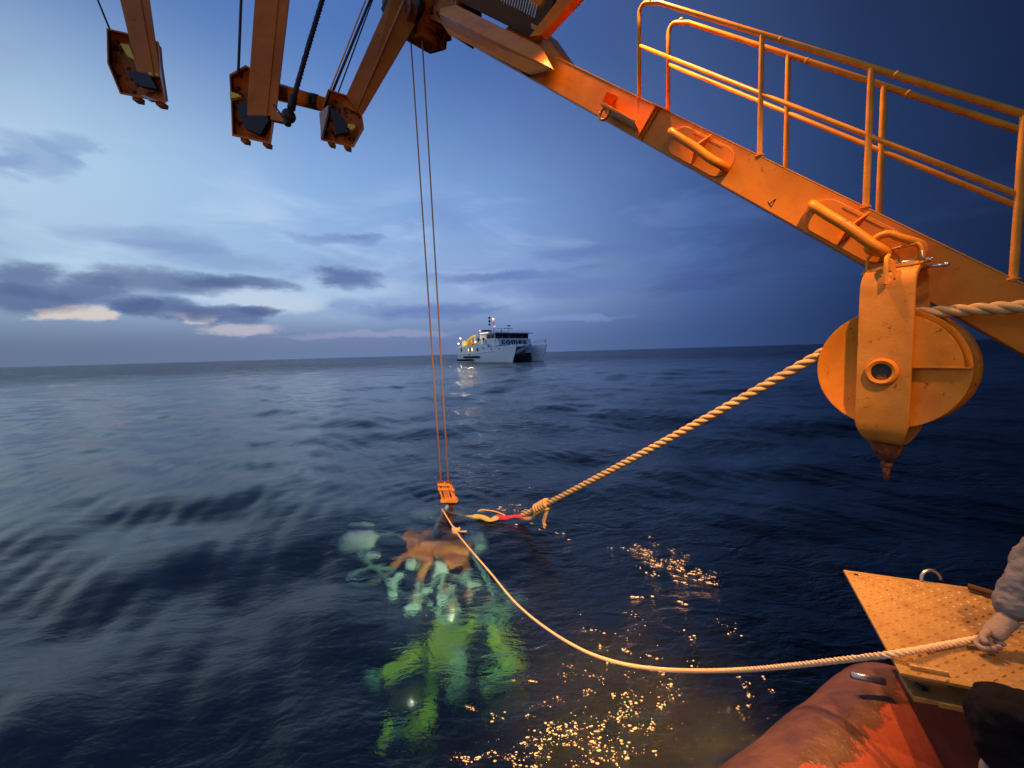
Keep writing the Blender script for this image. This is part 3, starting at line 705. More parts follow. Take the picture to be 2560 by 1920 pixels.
# shackle that joins block and bracket
sh = Thing('shackle', tuple(K(.05, 0, topz)), 'bow shackle hooked over the larger bar bracket above the pulley block', 'shackle')
s0 = lug
mb = MB(); q0 = K(-.02, .02, topz + .02); q1 = K(.12, .02, topz + .02)
pth = [q1, q1 + Z * .10 + Wd * .01, Vector(s0) + Z * .05 + Wd * .10 + D * .02, Vector(s0) + Z * .085 + Wd * .05, Vector(s0) + Z * .07 - Wd * .02, Vector(s0) + Z * .0 - Wd * .06, q0 + Z * .06, q0]
mb.tube(dense(pth, .012), .026, 12); sh.part(mb, 'bow', M['block'], smooth=True)
mb = MB(); mb.tube([q0 - Wd * .04, q1 + Wd * .05], .02, 12); sh.part(mb, 'bolt', M['steel'], smooth=True)

# ------------------------------------------------------------------ thick hawser over the sheave
ctr = K(0, 0, 0); gr_ = SR - .045
def GR(deg): a = math.radians(deg); return K(gr_ * math.cos(a), 0, gr_ * math.sin(a))
end = G(1300, 1293, .03)
leftT = GR(152)
hp = [end, end + (leftT - end) * .03 + Z * .01]
for q in (.12, .3, .5, .7, .88): hp.append(end + (leftT - end) * q + Z * (-.03 * math.sin(math.pi * q)))
hp += [GR(a) for a in (150, 130, 110, 92)]
hp += [K(.28, 0, gr_ * 1.0), K(.6, .0, gr_ * .985), K(1.0, 0, gr_ * .97), K(2.2, 0, gr_ * .9)]
mb = MB(); mb.rope(hp, .042, .26, 3, 10, .016)
haw = Thing('hawser', tuple(end), 'thick tan twisted rope running from the water over the pulley block to the right edge', 'rope')
haw.part(mb, 'rope', M['hawser'], smooth=True)
dirn = (leftT - end).normalized()
mb = MB()
for k in range(5):                             # lashed eye splice
    c = end + dirn * (.42 + k * .062) - Z * .02; a1 = dirn.orthogonal().normalized(); a2 = dirn.cross(a1)
    mb.tube([c + (a1 * math.cos(a) + a2 * math.sin(a)) * .062 + dirn * (.06 * a / 6.3) for a in np.linspace(0, 2 * math.pi, 17)], .028, 8)
haw.part(mb, 'splice', M['hawser'], smooth=True)
mb = MB(); e0 = end + dirn * .66
mb.rope([end, end + dirn * .2 - Z * .07 + Wd * .04, end + dirn * .45 - Z * .10, e0], .034, .16, 3, 7, .02); haw.part(mb, 'eye_loop', M['hawser'], smooth=True)
mb = MB(); mb.rope([end + dirn * .62, end + dirn * .70 - Z * .10, end + dirn * .62 - Z * .26, end + dirn * .66 - Z * .34], .03, .14, 3, 7, .02); haw.part(mb, 'tail', M['hawser'], smooth=True)

# red and yellow sling into the water
def lyingpts(lst, z): return [G(x, y, zz) for (x, y), zz in zip(lst, z)]
red = flat('red_webbing', (.75, .03, .03), .6); yel = flat('yellow_webbing', (.62, .50, .10), .6)
sl = Thing('webbing_sling', tuple(G(1270, 1292, .04)), 'webbing sling, red then yellow, joining the thick rope to the sunken vehicle', 'sling')
def ribbon(pts, wd, th, name, mat):
    pts = dense(pts, .03); mb = MB()
    vs = []
    for i, p in enumerate(pts):
        t = (pts[min(i + 1, len(pts) - 1)] - pts[max(i - 1, 0)]).normalized(); s_ = t.cross(Z).normalized()
        tw = .22 * math.sin(i * .3); up = Z * math.cos(tw) + s_ * math.sin(tw); s2 = t.cross(up).normalized()
        vs += [p + s2 * wd + up * th, p - s2 * wd + up * th, p - s2 * wd - up * th, p + s2 * wd - up * th]
    fs = [(i * 4 + q, i * 4 + (q + 1) % 4, i * 4 + 4 + (q + 1) % 4, i * 4 + 4 + q) for i in range(len(pts) - 1) for q in range(4)]
    mb.add(vs, fs + [(3, 2, 1, 0), tuple(len(pts) * 4 - 4 + q for q in range(4))]); return sl.part(mb, name, mat, smooth=False)
ribbon(lyingpts([(1310, 1292), (1285, 1290), (1262, 1294), (1240, 1292)], (.06, .06, .05, .045)), .05, .012, 'red_band', red)
ribbon(lyingpts([(1244, 1293), (1225, 1300), (1205, 1293), (1180, 1292)], (.045, .03, .02, -.03)), .06, .012, 'yellow_band', yel)
ribbon(lyingpts([(1184, 1292), (1160, 1288), (1130, 1284), (1112, 1282)], (-.03, -.06, -.10, -.2)), .06, .012, 'sunken_band', yel)
mb = MB(); mb.tube(dense(lyingpts([(1262, 1288), (1235, 1278), (1200, 1274)], (.05, .03, .0)), .05), .012, 6); sl.part(mb, 'cord', M['line'], smooth=True)

# ------------------------------------------------------------------ tag line in the foreground
PZ = 1.5                                      # level of the checker plate
tl_pts = [((955, 1100), 6.75), ((985, 1148), 5.72), ((1010, 1180), 5.3), ((1060, 1238), 4.55), ((1110, 1298), 4.0), ((1170, 1350), 3.5), ((1250, 1400), 3.05), ((1330, 1430), 2.72),
          ((1420, 1445), 2.43), ((1520, 1449), 2.15), ((1620, 1446), 1.92), ((1720, 1437), 1.72), ((1850, 1422), 1.50), ((1925, 1412), 1.38)]
sc_ = 2560 / 2212.0
tp = [P(x * sc_, y * sc_, d) for (x, y), d in tl_pts]
tp = [p if p.z > .0 or i == 0 else p for i, p in enumerate(tp)]
hand = G(2482, 1592, PZ + .05)
edge = G(2240, 1634, PZ + .022); tp[-1] = edge
tp += [G(2360, 1613, PZ + .016), G(2430, 1600, PZ + .022), hand, hand + Vector((.14, -.02, .02)), hand + Vector((.3, -.2, -.3))]
mb = MB(); mb.rope(tp, .0125, .06, 3, 7, .012)
tg = Thing('tag_line', tuple(hand), 'slim pale rope sagging over the sea from the sunken vehicle to the worker', 'rope')
tg.part(mb, 'rope', M['line'], smooth=True)
mb = MB(); kp = tp[1]
for k in range(3):
    mb.tube([kp + Vector((.05 * math.cos(a + k), .05 * math.sin(a + k), .02 * k)) for a in np.linspace(0, 5, 12)], .014, 6)
mb.tube([kp, kp + Vector((.16, -.05, .02))], .01, 6); tg.part(mb, 'knot', M['line'], smooth=True)

# ------------------------------------------------------------------ checker plate, deck and orange tube, bottom right
def plate_mat():
    m, t, b = new_mat('tread_plate'); co = t.node('ShaderNodeTexCoord').outputs['Object']
    a = t.noise(co, 7, 6, .65); c = t.mix(t.smooth(a, .4, .75), (.50, .28, .085, 1), (.34, .17, .05, 1))
    t.put(b.inputs['Base Color'], c); b.inputs['Metallic'].default_value = .25
    t.put(b.inputs['Roughness'], t.m('ADD', t.m('MULTIPLY', t.noise(co, 25, 4), .35), .12))
    bp = t.node('ShaderNodeBump', {'Strength': .3, 'Distance': .003, 'Height': t.noise(co, 60, 4)}); t.l.new(bp.outputs[0], b.inputs['Normal'])
    return m
M['plate'] = plate_mat()
pl_ = Thing('tread_plate', tuple(G(2110, 1424, PZ)), 'lit checkered steel platform plate jutting over the sea at lower right', 'platform')
c1, c2, c3, c4 = G(2108, 1424, PZ), G(2700, 1506, PZ), G(2700, 1770, PZ), G(2250, 1682, PZ)
mb = MB(); mb.prism([c1, c2, c3, c4], Vector((0, 0, -.012))); base = pl_.part(mb, 'plate', M['plate'], bevel=.002)
# raised tread lozenges
e1 = (c4 - c1).normalized(); e2 = Z.cross(e1).normalized()
if e2.x < 0: e2 = -e2
mb = MB(); nb = 0
from mathutils.geometry import intersect_point_tri_2d
def inside(p):
    return any(intersect_point_tri_2d(p.xy, a.xy, b_.xy, c_.xy) != 0 for a, b_, c_ in ((c1, c2, c3), (c1, c3, c4)))
for i in range(0, 30):
    for j in range(0, 50):
        p = c1 + e1 * (.03 + i * .034) + e2 * (.02 + j * .034)
        dd = (e1 + e2 if (i + j) % 2 else e1 - e2).normalized()
        if inside(p + e2 * .03) and inside(p - e2 * .012) and p.x < 2.2:
            sd = dd.cross(Z)
            q = [p + dd * .014, p + sd * .005, p - dd * .014, p - sd * .005]
            mb.add([v + Z * .0 for v in q] + [p + Z * .0042 + dd * .006, p + Z * .0042 - dd * .006], [(0, 1, 4), (1, 2, 5, 4), (2, 3, 5), (3, 0, 4, 5)])
tb = pl_.part(mb, 'tread_bumps', M['plate'], parent=base); tb['kind'] = 'stuff'
mb = MB(); mb.lathe(G(2140, 1436, PZ + .0015), Z, [(0, .0005), (0, .009), (.001, .009), (.001, .0005)], 20); pl_.part(mb, 'bolt_hole', M['dark'], parent=base)
mb = MB(); lp0, lp1 = G(2272, 1664, PZ + .006), G(2368, 1682, PZ + .006); mb.tube([lp0, lp1], .011, 10); mb.box((lp0 + lp1) / 2 - Z * .03, (lp1 - lp0) / 2, e1 * .004, Z * .02); pl_.part(mb, 'edge_lip', M['plate'], auto=40)
lz = PZ - .09
mb = MB(); mb.prism([G(2246, 1680, lz), G(2285, 1742, lz), G(2345, 1752, lz), G(2352, 1758, lz), G(2520, 1790, lz), G(2520, 1700, lz), G(2330, 1676, lz)], Vector((0, 0, -.018))); lt = pl_.part(mb, 'lower_tab', M['plate'], bevel=.002)
mb = MB(); mb.tube([G(2290, 1712, lz + .001), G(2306, 1724, lz + .001), G(2312, 1722, lz + .001)], .010, 10); pl_.part(mb, 'slot', M['dark'], parent=lt)
mb = MB(); c = G(2328, 1452, PZ); mb.tube([c + Vector((.045 * math.cos(a), .01 * math.sin(a), .045 * max(0, math.sin(a)) - .0)) for a in np.linspace(0, math.pi, 16)], .007, 8); pl_.part(mb, 'eye_ring', M['steel'], smooth=True)
mb = MB(); mb.tube([G(2420, 1466, PZ + .02), G(2540, 1502, PZ + .02)], .014, 8); pl_.part(mb, 'dark_strip_rod', M['dark_brown'], smooth=True)  # dark rod added to draw the shaded strip of a slot

def tube_mat():
    m, t, b = new_mat('worn_orange_rubber'); co = t.node('ShaderNodeTexCoord').outputs['Object']
    mp = t.node('ShaderNodeMapping', {'Vector': co, 'Scale': (1, 1, 1)}).outputs[0]
    a = t.noise(mp, 2.6, 6, .6, .8); s_ = t.node('ShaderNodeSeparateXYZ', {0: co})
    acr = t.m('SUBTRACT', t.m('MULTIPLY', s_.outputs[0], .469), t.m('MULTIPLY', s_.outputs[1], .883))
    edge_ = t.m('ADD', t.m('MULTIPLY', t.m('SUBTRACT', a, .5), .45), acr)
    k = t.smooth(edge_, -.03, -.005)                      # worn tan sleeve on the left, red-orange skin on the right
    tan = t.mix(t.smooth(t.noise(co, 5, 5, .6), .35, .7), (.17, .065, .022, 1), (.075, .027, .010, 1))
    rd = t.mix(t.smooth(t.noise(mp, 3, 5, .6), .4, .75), (.42, .075, .026, 1), (.24, .06, .020, 1))
    c = t.mix(k, tan, rd)
    t.put(b.inputs['Base Color'], c); t.put(b.inputs['Roughness'], t.m('ADD', t.m('MULTIPLY', t.noise(co, 9, 4), .35), .22))
    hh = t.m('ADD', t.m('MULTIPLY', k, -.6), t.m('ADD', t.noise(co, 18, 5, .6), t.m('MULTIPLY', t.noise(co, 4, 3), 2.0)))
    bp = t.node('ShaderNodeBump', {'Strength': .4, 'Distance': .02, 'Height': hh}); t.l.new(bp.outputs[0], b.inputs['Normal'])
    return m
E = G(2250, 1872, .86); ta = math.radians(62); td = Vector((math.sin(ta), math.cos(ta), 0))
R0 = .285
path = []; rad = []
for k in range(8):
    a = k / 7 * math.pi / 2
    path.append(E + td * (.10 + .16 * math.cos(a) * 1.0)); rad.append(max(.002, R0 * math.sin(a)) if k else .01)
path.sort(key=lambda p: 0)
path2 = [E + td * (.10 - s) for s in np.linspace(.03, 2.4, 30)]
mb = MB(); mb.tube(path + path2, rad + [R0 * (1 + .012 * math.sin(i * 1.3)) for i in range(30)], 40)
ft = mb.build('fender_tube', tube_mat(), smooth=True, origin=E); ft.location = E
tag(ft, 'large wet orange-red and brown fender tube at the bottom right corner', 'fender')
mb = MB(); mb.tube([G(2128, 1688, 1.20), G(2212, 1704, 1.20)], .014, 12); pr = mb.build('pipe_stub', M['steel'], smooth=True, origin=G(2212, 1704, 1.20)); pr.location = G(2212, 1704, 1.20)
tag(pr, 'short shiny pipe end between the fender tube and the tread plate', 'pipe')
# own ship's deck, mostly out of view
mb = MB(); q = [Vector((1.25, .2, .98)), Vector((1.8, 1.3, .98)), Vector((2.4, 1.9, .98)), Vector((9, 1.9, .98)), Vector((9, -9, .98)), Vector((.9, -9, .98)), Vector((.9, -.6, .98))]
mb.prism(q, Vector((0, 0, -1.6))); dk = mb.build('deck', M['rust']); dk['kind'] = 'structure'

# ------------------------------------------------------------------ worker, bottom right (skin-modifier body)
def skin(name, pts, edges, mat, parent, root=0, sub=2, og=Vector((0, 0, 0))):
    me = bpy.data.meshes.new(name); me.from_pydata([tuple(Vector(p[0]) - og) for p in pts], edges, []); me.update()
    o = bpy.data.objects.new(name, me); C.objects.link(o); o.parent = parent
    md = o.modifiers.new('skin', 'SKIN'); md.use_smooth_shade = True; md.branch_smoothing = .6
    for i, p in enumerate(pts):
        sv = me.skin_vertices[0].data[i]; r = p[1]; sv.radius = r if isinstance(r, tuple) else (r, r); sv.use_root = (i == root)
    s_ = o.modifiers.new('sub', 'SUBSURF'); s_.levels = sub; s_.render_levels = sub
    me.materials.append(mat)
    if name in ('jacket', 'trousers'):
        tx = bpy.data.textures.get('folds') or bpy.data.textures.new('folds', 'CLOUDS'); tx.noise_scale = .07; tx.noise_depth = 3
        dm_ = o.modifiers.new('folds', 'DISPLACE'); dm_.texture = tx; dm_.strength = .035; dm_.mid_level = .5
        s_.levels = s_.render_levels = 4
    return o
jacket = flat('grey_jacket', (.17, .15, .14), .8, 0, .25, 9, .5)
trous = flat('dark_trousers', (.009, .006, .006), .85, 0, .3, 9, .5)
boot = flat('grey_boots', (.16, .14, .12), .7)
skinm = flat('skin', (.50, .28, .18), .55)
glove = flat('pale_glove', (.32, .22, .15), .8, 0, .15, 14, .4)
hair = flat('dark_hair', (.03, .02, .015), .7)
hip = Vector((1.74, .72, 1.46)); knee = G(2462, 1742, 1.58) ; hip2 = hip + Vector((.12, -.28, .0)); knee2 = knee + Vector((.30, -.45, .0))
chest = Vector((1.98, .88, 1.90)); neck = Vector((1.98, .98, 2.12)); headc = Vector((1.95, 1.04, 2.29))
shl = Vector((1.96, 1.16, 2.04)); elb = Vector((1.88, 1.38, 1.83)); wri = hand + Vector((.055, .012, .045))
shr = Vector((2.06, .70, 2.0)); elr = Vector((2.0, .62, 1.74)); wrr = Vector((1.92, .82, 1.66))
wk = Thing('person', (1.8, 1.0, 1.0), 'crouching person in grey jacket, dark trousers and pale gloves gripping the slim rope', 'person')
og = Vector(wk.o.location)
pel = (hip + hip2) / 2 + Vector((0, 0, .02))
ank = knee + Vector((.10, -.12, -.50)); toe = ank + Vector((-.14, .10, -.05)); ank2 = knee2 + Vector((.0, -.05, -.50)); toe2 = ank2 + Vector((-.2, .04, -.05))
body = skin('body', [(pel, .14), (hip, .095), (knee, .055), (ank, .045), (toe, .04), (hip2, .095), (knee2, .055), (ank2, .045), (toe2, .045), ((pel + chest) / 2, .16), (chest, .17), (neck, .06), (headc, .085),
                     (shl, .075), (elb, .045), (wri, .024), (shr, .075), (elr, .048), (wrr, .032)],
            [(0, 1), (1, 2), (2, 3), (3, 4), (0, 5), (5, 6), (6, 7), (7, 8), (0, 9), (9, 10), (10, 11), (11, 12), (10, 13), (13, 14), (14, 15), (10, 16), (16, 17), (17, 18)], skinm, wk.o, og=og)
skin('jacket', [(pel + Vector((0, 0, .04)), .165), ((pel + chest) / 2, .185), (chest, .195), (neck - Z * .05, .085), (shl, .10), ((shl + elb) / 2, .085), (elb, .066), ((elb + wri) / 2, .056), (elb.lerp(wri, .96), .044), (shr, .10), (elr, .075), (elr.lerp(wrr, .86), .05)],
     [(0, 1), (1, 2), (2, 3), (2, 4), (4, 5), (5, 6), (6, 7), (7, 8), (2, 9), (9, 10), (10, 11)], jacket, wk.o, root=1, og=og)
skin('trousers', [(pel, .17), (hip, .13), (hip.lerp(knee, .5), .098), (knee, .074), (knee.lerp(ank, .4), .068), (hip2, .13), (knee2, .1), (knee2.lerp(ank2, .4), .08)],
     [(0, 1), (1, 2), (2, 3), (3, 4), (0, 5), (5, 6), (6, 7)], trous, wk.o, og=og)
for (k_, a_, t_) in ((knee, ank, toe), (knee2, ank2, toe2)):
    skin('boot', [(k_.lerp(a_, .30), .082), (k_.lerp(a_, .7), .075), (a_, .068), (a_.lerp(t_, .5), .06), (t_, .055)], [(0, 1), (1, 2), (2, 3), (3, 4)], boot, wk.o, og=og)
# gloved hands
def handmesh(wrist, grip, ropedir, name):
    ax_ = (grip - wrist).normalized(); rd_ = ropedir.normalized(); nrm = ax_.cross(rd_).normalized()
    palm = wrist + ax_ * .045
    h = skin(name, [(wrist - ax_ * .03, .036), (wrist, .030), (palm, (.034, .024)), (palm + ax_ * .04, (.034, .020))], [(0, 1), (1, 2), (2, 3)], glove, wk.o, og=og)
    for k, ln in enumerate((.9, 1.0, .95, .78)):
        off = rd_ * (.033 - k * .022)
        b0 = palm + ax_ * .03 + off; b1 = b0 + ax_ * .038 * ln; b2 = b1 + (ax_ * .3 - nrm) * .028 * ln; b3 = b2 + (-ax_ * .8 - nrm * .5) * .024 * ln
        f_ = skin('finger', [(b0, .0115), (b1, .0115), (b2, .0105), (b3, .009)], [(0, 1), (1, 2), (2, 3)], glove, h, og=Vector(og), sub=1)
    b0 = palm - ax_ * .01 + rd_ * .035; b1 = b0 + rd_ * .03 + ax_ * .02 - nrm * .01; b2 = b1 + ax_ * .025 - nrm * .022 - rd_ * .008
    skin('thumb', [(b0, .014), (b1, .0125), (b2, .010)], [(0, 1), (1, 2)], glove, h, og=Vector(og), sub=1)
handmesh(wri, hand - Vector((.01, 0, .0)), (edge - hand), 'glove')
handmesh(wrr, wrr + Vector((-.1, .12, -.03)), Vector((.6, -.6, .1)), 'glove')
# head details (outside the frame, still a head)
fd = Vector((-.75, .6, -.25)).normalized(); sd = fd.cross(Z).normalized(); ud = sd.cross(fd)
mb = MB(); mb.ball(headc + Z * .03, .105, 20, 14, (.82, .95, 1.12)); hdp = wk.part(mb, 'head', skinm, smooth=True)
mb = MB(); mb.ball(headc + Z * .055 - fd * .02, .112, 20, 14, (.84, .96, 1.0)); wk.part(mb, 'hair', hair, parent=hdp, smooth=True)
mb = MB(); mb.prism([headc + fd * .085 + ud * .03, headc + fd * .085 - ud * .02 + sd * .015, headc + fd * .085 - ud * .02 - sd * .015], fd * .03); wk.part(mb, 'nose', skinm, parent=hdp)
for s_ in (-1, 1):
    mb = MB(); mb.ball(headc + fd * .088 + ud * .035 + sd * .032 * s_, .011, 8, 6); wk.part(mb, 'eye', M['dark'], parent=hdp, smooth=True)
    mb = MB(); mb.ball(headc + sd * .088 * s_ + ud * .01, .024, 8, 6, (.5, .8, 1.2)); wk.part(mb, 'ear', skinm, parent=hdp, smooth=True)

# ------------------------------------------------------------------ sunken vehicle
uv = Thing('underwater_vehicle', tuple(UW(1100, 1500, -1.3)), 'sunken yellow and orange underwater vehicle glowing green below the surface', 'submersible')
U_or = paintmat('vehicle_orange', (.95, .28, .07), rust_amt=.15, scale=6); U_ye = paintmat('vehicle_yellow', (.92, .80, .06), rust_amt=.1, scale=4)
U_wh = flat('vehicle_white', (.80, .88, .80), .5, 0, .3, 6); U_gr = flat('vehicle_grey', (.26, .34, .30), .6, 0, .4, 6)
def ublob(name, px, py, z, wpx, hpx, mat, label=None, jit=.12, thick=.5):
    c = UW(px, py, z); d = (c - O).dot(fw); mb = MB()
    rx = wpx / F * d / 2; rz_ = hpx / F * d / 2 * 1.05
    # squat rounded casing lying in the camera-facing plane, with depth
    n_, m_ = 16, 10; vs = []
    for i in range(m_ + 1):
        th_ = math.pi * i / m_
        for k in range(n_):
            ph = 2 * math.pi * k / n_; q = 1 + jit * random.uniform(-1, 1)
            sx = math.copysign(abs(math.sin(th_) * math.cos(ph)) ** .7, math.sin(th_) * math.cos(ph)); sy = math.copysign(abs(math.sin(th_) * math.sin(ph)) ** .7, math.sin(ph)); sz = math.copysign(abs(math.cos(th_)) ** .7, math.cos(th_))
            vs.append(c + Vector((rx * sx, rz_ * thick * 1.2 * sy, rz_ * sz)) * q)
    mb.add(vs, [(i * n_ + k, (i + 1) * n_ + k, (i + 1) * n_ + (k + 1) % n_, i * n_ + (k + 1) % n_) for i in range(m_) for k in range(n_)])
    return uv.part(mb, name, mat, label=label, smooth=True)
def ubar(name, pts, wpx, mat, label=None, flatk=.7):
    path = [UW(x, y, z) for x, y, z in pts]; d = (path[0] - O).dot(fw)
    r = wpx / F * d / 2; mb = MB(); path = dense(path, .08)
    mb.tube(path, [r * (1 + .05 * math.sin(i * 2.1)) for i in range(len(path))], 10)
    return uv.part(mb, name, mat, label=label, auto=50)
ublob('lift_dome', 1068, 1285, -.28, 84, 52, U_gr, 'pale teal lift dome')
ublob('float_tank', 898, 1350, -.45, 96, 66, U_wh, 'pale green float on the left')
ublob('float_cap', 905, 1312, -.30, 62, 16, U_wh); ublob('float_foot', 932, 1388, -.5, 40, 14, U_wh)
ubar('side_tube', [(870, 1440, -.8), (930, 1410, -.7), (985, 1420, -.8), (925, 1455, -.9), (880, 1452, -.9)], 13, U_gr)
hubc = (1092, 1372, -.55)
for tgt in [(1020, 1338, -.45), (1062, 1330, -.4), (1150, 1335, -.45), (1180, 1372, -.5)]:
    ubar('frame_arm', [hubc, ((hubc[0] + tgt[0]) / 2, (hubc[1] + tgt[1]) / 2 - 4, -.5), tgt], 44, U_or)
ubar('frame_leg', [(1060, 1360, -.55), (1000, 1395, -.7), (965, 1430, -.9), (930, 1452, -1.1)], 20, U_or)
ubar('frame_leg', [(1080, 1390, -.6), (1052, 1430, -.8), (1040, 1480, -1.0), (1034, 1520, -1.2)], 22, U_or)
ubar('frame_leg', [(1150, 1380, -.6), (1165, 1400, -.8), (1172, 1430, -.9)], 20, U_or)
ublob('hub', 1092, 1368, -.55, 110, 60, U_or, 'orange hub of the frame')
for (x, y, z, s) in [(1025, 1408, -.7, 26), (1102, 1414, -.65, 36), (984, 1458, -.9, 30), (982, 1488, -.95, 34), (1184, 1462, -.9, 30), (1110, 1502, -1.0, 26), (1124, 1476, -1.0, 24), (1028, 1528, -1.1, 30), (1060, 1476, -.9, 22),
                     (1172, 1432, -.85, 20), (1190, 1350, -.6, 56), (1040, 1492, -1.0, 20)]:
    ublob('light_housing', x, y, z, s, s * 1.2, U_wh, jit=.2)
for (a_, b_) in (((1092, 1372, -.5), (1102, 1500, -1.0)), ((1040, 1400, -.7), (1180, 1470, -.95)), ((984, 1458, -.9), (1110, 1560, -1.3)), ((1180, 1372, -.5), (1240, 1540, -1.2)), ((1130, 1480, -1.0), (1140, 1570, -1.35)),
                 ((900, 1380, -.6), (984, 1470, -.9)), ((1010, 1340, -.4), (940, 1340, -.45)), ((1060, 1476, -.9), (1120, 1420, -.7)), ((1150, 1440, -.8), (1290, 1512, -1.1))):
    m_ = ((a_[0] + b_[0]) / 2 + 8, (a_[1] + b_[1]) / 2 - 6, (a_[2] + b_[2]) / 2); ubar('frame_pipe', [a_, m_, b_], 9, U_gr)
for k in range(16):
    x_ = random.uniform(985, 1230); y_ = 1400 + random.uniform(0, 140); ublob('fitting', x_, y_, -.7 - (y_ - 1400) / 350, random.uniform(8, 20), random.uniform(8, 22), random.choice([U_wh, U_gr, U_gr, U_or]), jit=.3)
# yellow lower body
def upoly(name, pts, z0, mat, th=.25, label=None):
    P_ = [UW(x, y, z0 if not isinstance(z0, list) else z0[i]) for i, (x, y) in enumerate(pts)]
    mb = MB(); mb.prism(P_, Vector((0, .5, -.8)).normalized() * th); return uv.part(mb, name, mat, label=label, bevel=.03)
upoly('cowl', [(1014, 1345), (1040, 1326), (1082, 1336), (1090, 1372), (1060, 1398), (1018, 1385)], -.5, U_or, .14)
upoly('cowl', [(1100, 1340), (1150, 1332), (1178, 1352), (1170, 1392), (1128, 1408), (1102, 1384)], -.52, U_or, .14)
upoly('battery_case', [(1062, 1604), (1080, 1566), (1140, 1558), (1182, 1570), (1170, 1600), (1136, 1640), (1078, 1662)], -1.45, U_ye, .35, 'large yellow case, brightest part')
upoly('float_block', [(1080, 1560), (1110, 1534), (1150, 1540), (1170, 1562), (1130, 1566)], -1.4, U_gr, .2)
ubar('skid', [(1055, 1636, -1.7), (1010, 1662, -1.7), (975, 1690, -1.75)], 44, U_ye, 'left yellow skid')
ublob('skid_end', 938, 1698, -1.8, 62, 46, U_gr)
ubar('keel_post', [(1080, 1660, -1.8), (1080, 1720, -2.0), (1072, 1790, -2.2)], 34, paintmat('dull_yellow', (.30, .34, .03)))
ubar('foot', [(1072, 1780, -2.0), (1058, 1806, -1.95), (1036, 1832, -1.9)], 42, U_ye)
ubar('foot', [(986, 1826, -2.0), (966, 1846, -1.95), (956, 1862, -1.9)], 34, U_ye)
ublob('foot_cap', 1006, 1832, -2.0, 34, 26, U_gr)
ubar('side_frame', [(1175, 1560, -1.5), (1190, 1562, -1.5)], 30, U_ye)
ubar('side_frame', [(1240, 1578, -1.5), (1262, 1620, -1.55), (1290, 1650, -1.6), (1304, 1672, -1.6)], 36, U_ye, 'right yellow frame bar')
ubar('side_frame', [(1300, 1665, -1.65), (1252, 1690, -1.7), (1206, 1718, -1.75)], 36, paintmat('green_yellow', (.55, .75, .25)))
ublob('side_lamp', 1243, 1574, -1.45, 30, 26, U_ye); ublob('side_lamp', 1186, 1562, -1.4, 34, 34, U_ye)
ublob('thruster', 1142, 1650, -1.6, 44, 44, U_wh, jit=.2); ublob('thruster', 1118, 1666, -1.6, 24, 22, U_wh, jit=.2)
ublob('thruster', 1150, 1712, -1.8, 44, 62, U_gr, jit=.2); ublob('tail_float', 1235, 1540, -1.3, 90, 40, U_gr); ublob('tail_float', 1290, 1512, -1.1, 56, 34, U_gr)
ubar('tether', [(1120, 1260, 0.0), (1085, 1330, -.35), (1092, 1372, -.55)], 8, U_gr)

# lamps of the vehicle, and bodiless lights added in the water to brighten it
for (x, y, z, pw) in ((1106, 1392, -.42, 5), (1010, 1360, -.35, 3), (1130, 1530, -.90, 26), (1000, 1610, -1.0, 12), (1250, 1570, -1.0, 9), (1030, 1740, -1.1, 7), (930, 1330, -.2, 2.5)):
    q = UW(x, y, z); lamp('POINT', 'vehicle_lamp_fill', tuple(q - ray(x, y).normalized() * .3 + Vector((0, 0, -.05))), pw, (1.0, .90, .62), r=0.0)

# ------------------------------------------------------------------ catamaran ship in the distance
ship_loc = G(1144, 906, 0.0)
TH = math.radians(39)                          # bow swings towards the camera and right
ship = Thing('catamaran_ship', tuple(ship_loc), 'white catamaran work ship near the horizon with lit yellow gear on deck', 'ship', rz=0.0001)
ship.o.rotation_euler = (0, 0, -(math.pi / 2 - TH)); ship.og = Vector((0, 0, 0)); ship.o.scale = (1.28, 1.28, 1.05)
# local axes: +x = bow, +y = away across the beam, z up
wht = flat('ship_white', (.88, .90, .92), .45, 0, .06, .8, .02); wht2 = flat('ship_white_dull', (.74, .78, .84), .5, 0, .06, .8, .02)
shd = flat('ship_black', (.012, .012, .016), .5); glass = flat('ship_glass', (.02, .018, .02), .12, 0, .2, 1)
fend = flat('ship_fender', (.015, .015, .02), .8); shy = flat('ship_yellow', (.85, .62, .12), .5); navy = flat('hull_boot', (.02, .025, .04), .6)
Ls = 21.0
def hull(y0, y1, inner):
    # sections along x, each a list of (y,z)
    mb = MB(); vs = []; xs = [0, 4, 9, 13, 16, 18.5, 20, 21.2]
    yc = (y0 + y1) / 2; hw = (y1 - y0) / 2
    secs = []
    for x in xs:
        k = max(0, (x - 12) / 9.2); wt = hw * (1 - .92 * k ** 2.2); wb = hw * (1 - .97 * k ** 1.3) * .9; zt = 4.1 + .35 * k ** 1.5
        xo = 0.0; rake = 1.5 * k ** 2
        secs.append([(x - rake * .9, yc - wb * .7, -.6), (x - rake, yc - wb, .25), (x - rake * .35, yc - wb * .4 - wt * .6, 2.6), (x, yc - wt, zt), (x, yc + wt, zt), (x - rake * .35, yc + wb * .4 + wt * .6, 2.6), (x - rake, yc + wb, .25), (x - rake * .9, yc + wb * .7, -.6)])
    n = 8
    for s_ in secs: vs += s_
    fs = [(i * n + k, i * n + (k + 1) % n, (i + 1) * n + (k + 1) % n, (i + 1) * n + k) for i in range(len(secs) - 1) for k in range(n)]
    fs += [tuple(range(n)), tuple(range(len(vs) - n, len(vs)))]
    mb.add(vs, fs); return ship.part(mb, 'hull', wht if not inner else wht, auto=35)
nh = hull(0, 3.0, False); nh['label'] = 'near hull'; fh = hull(8.6, 11.6, True); fh['label'] = 'far hull'
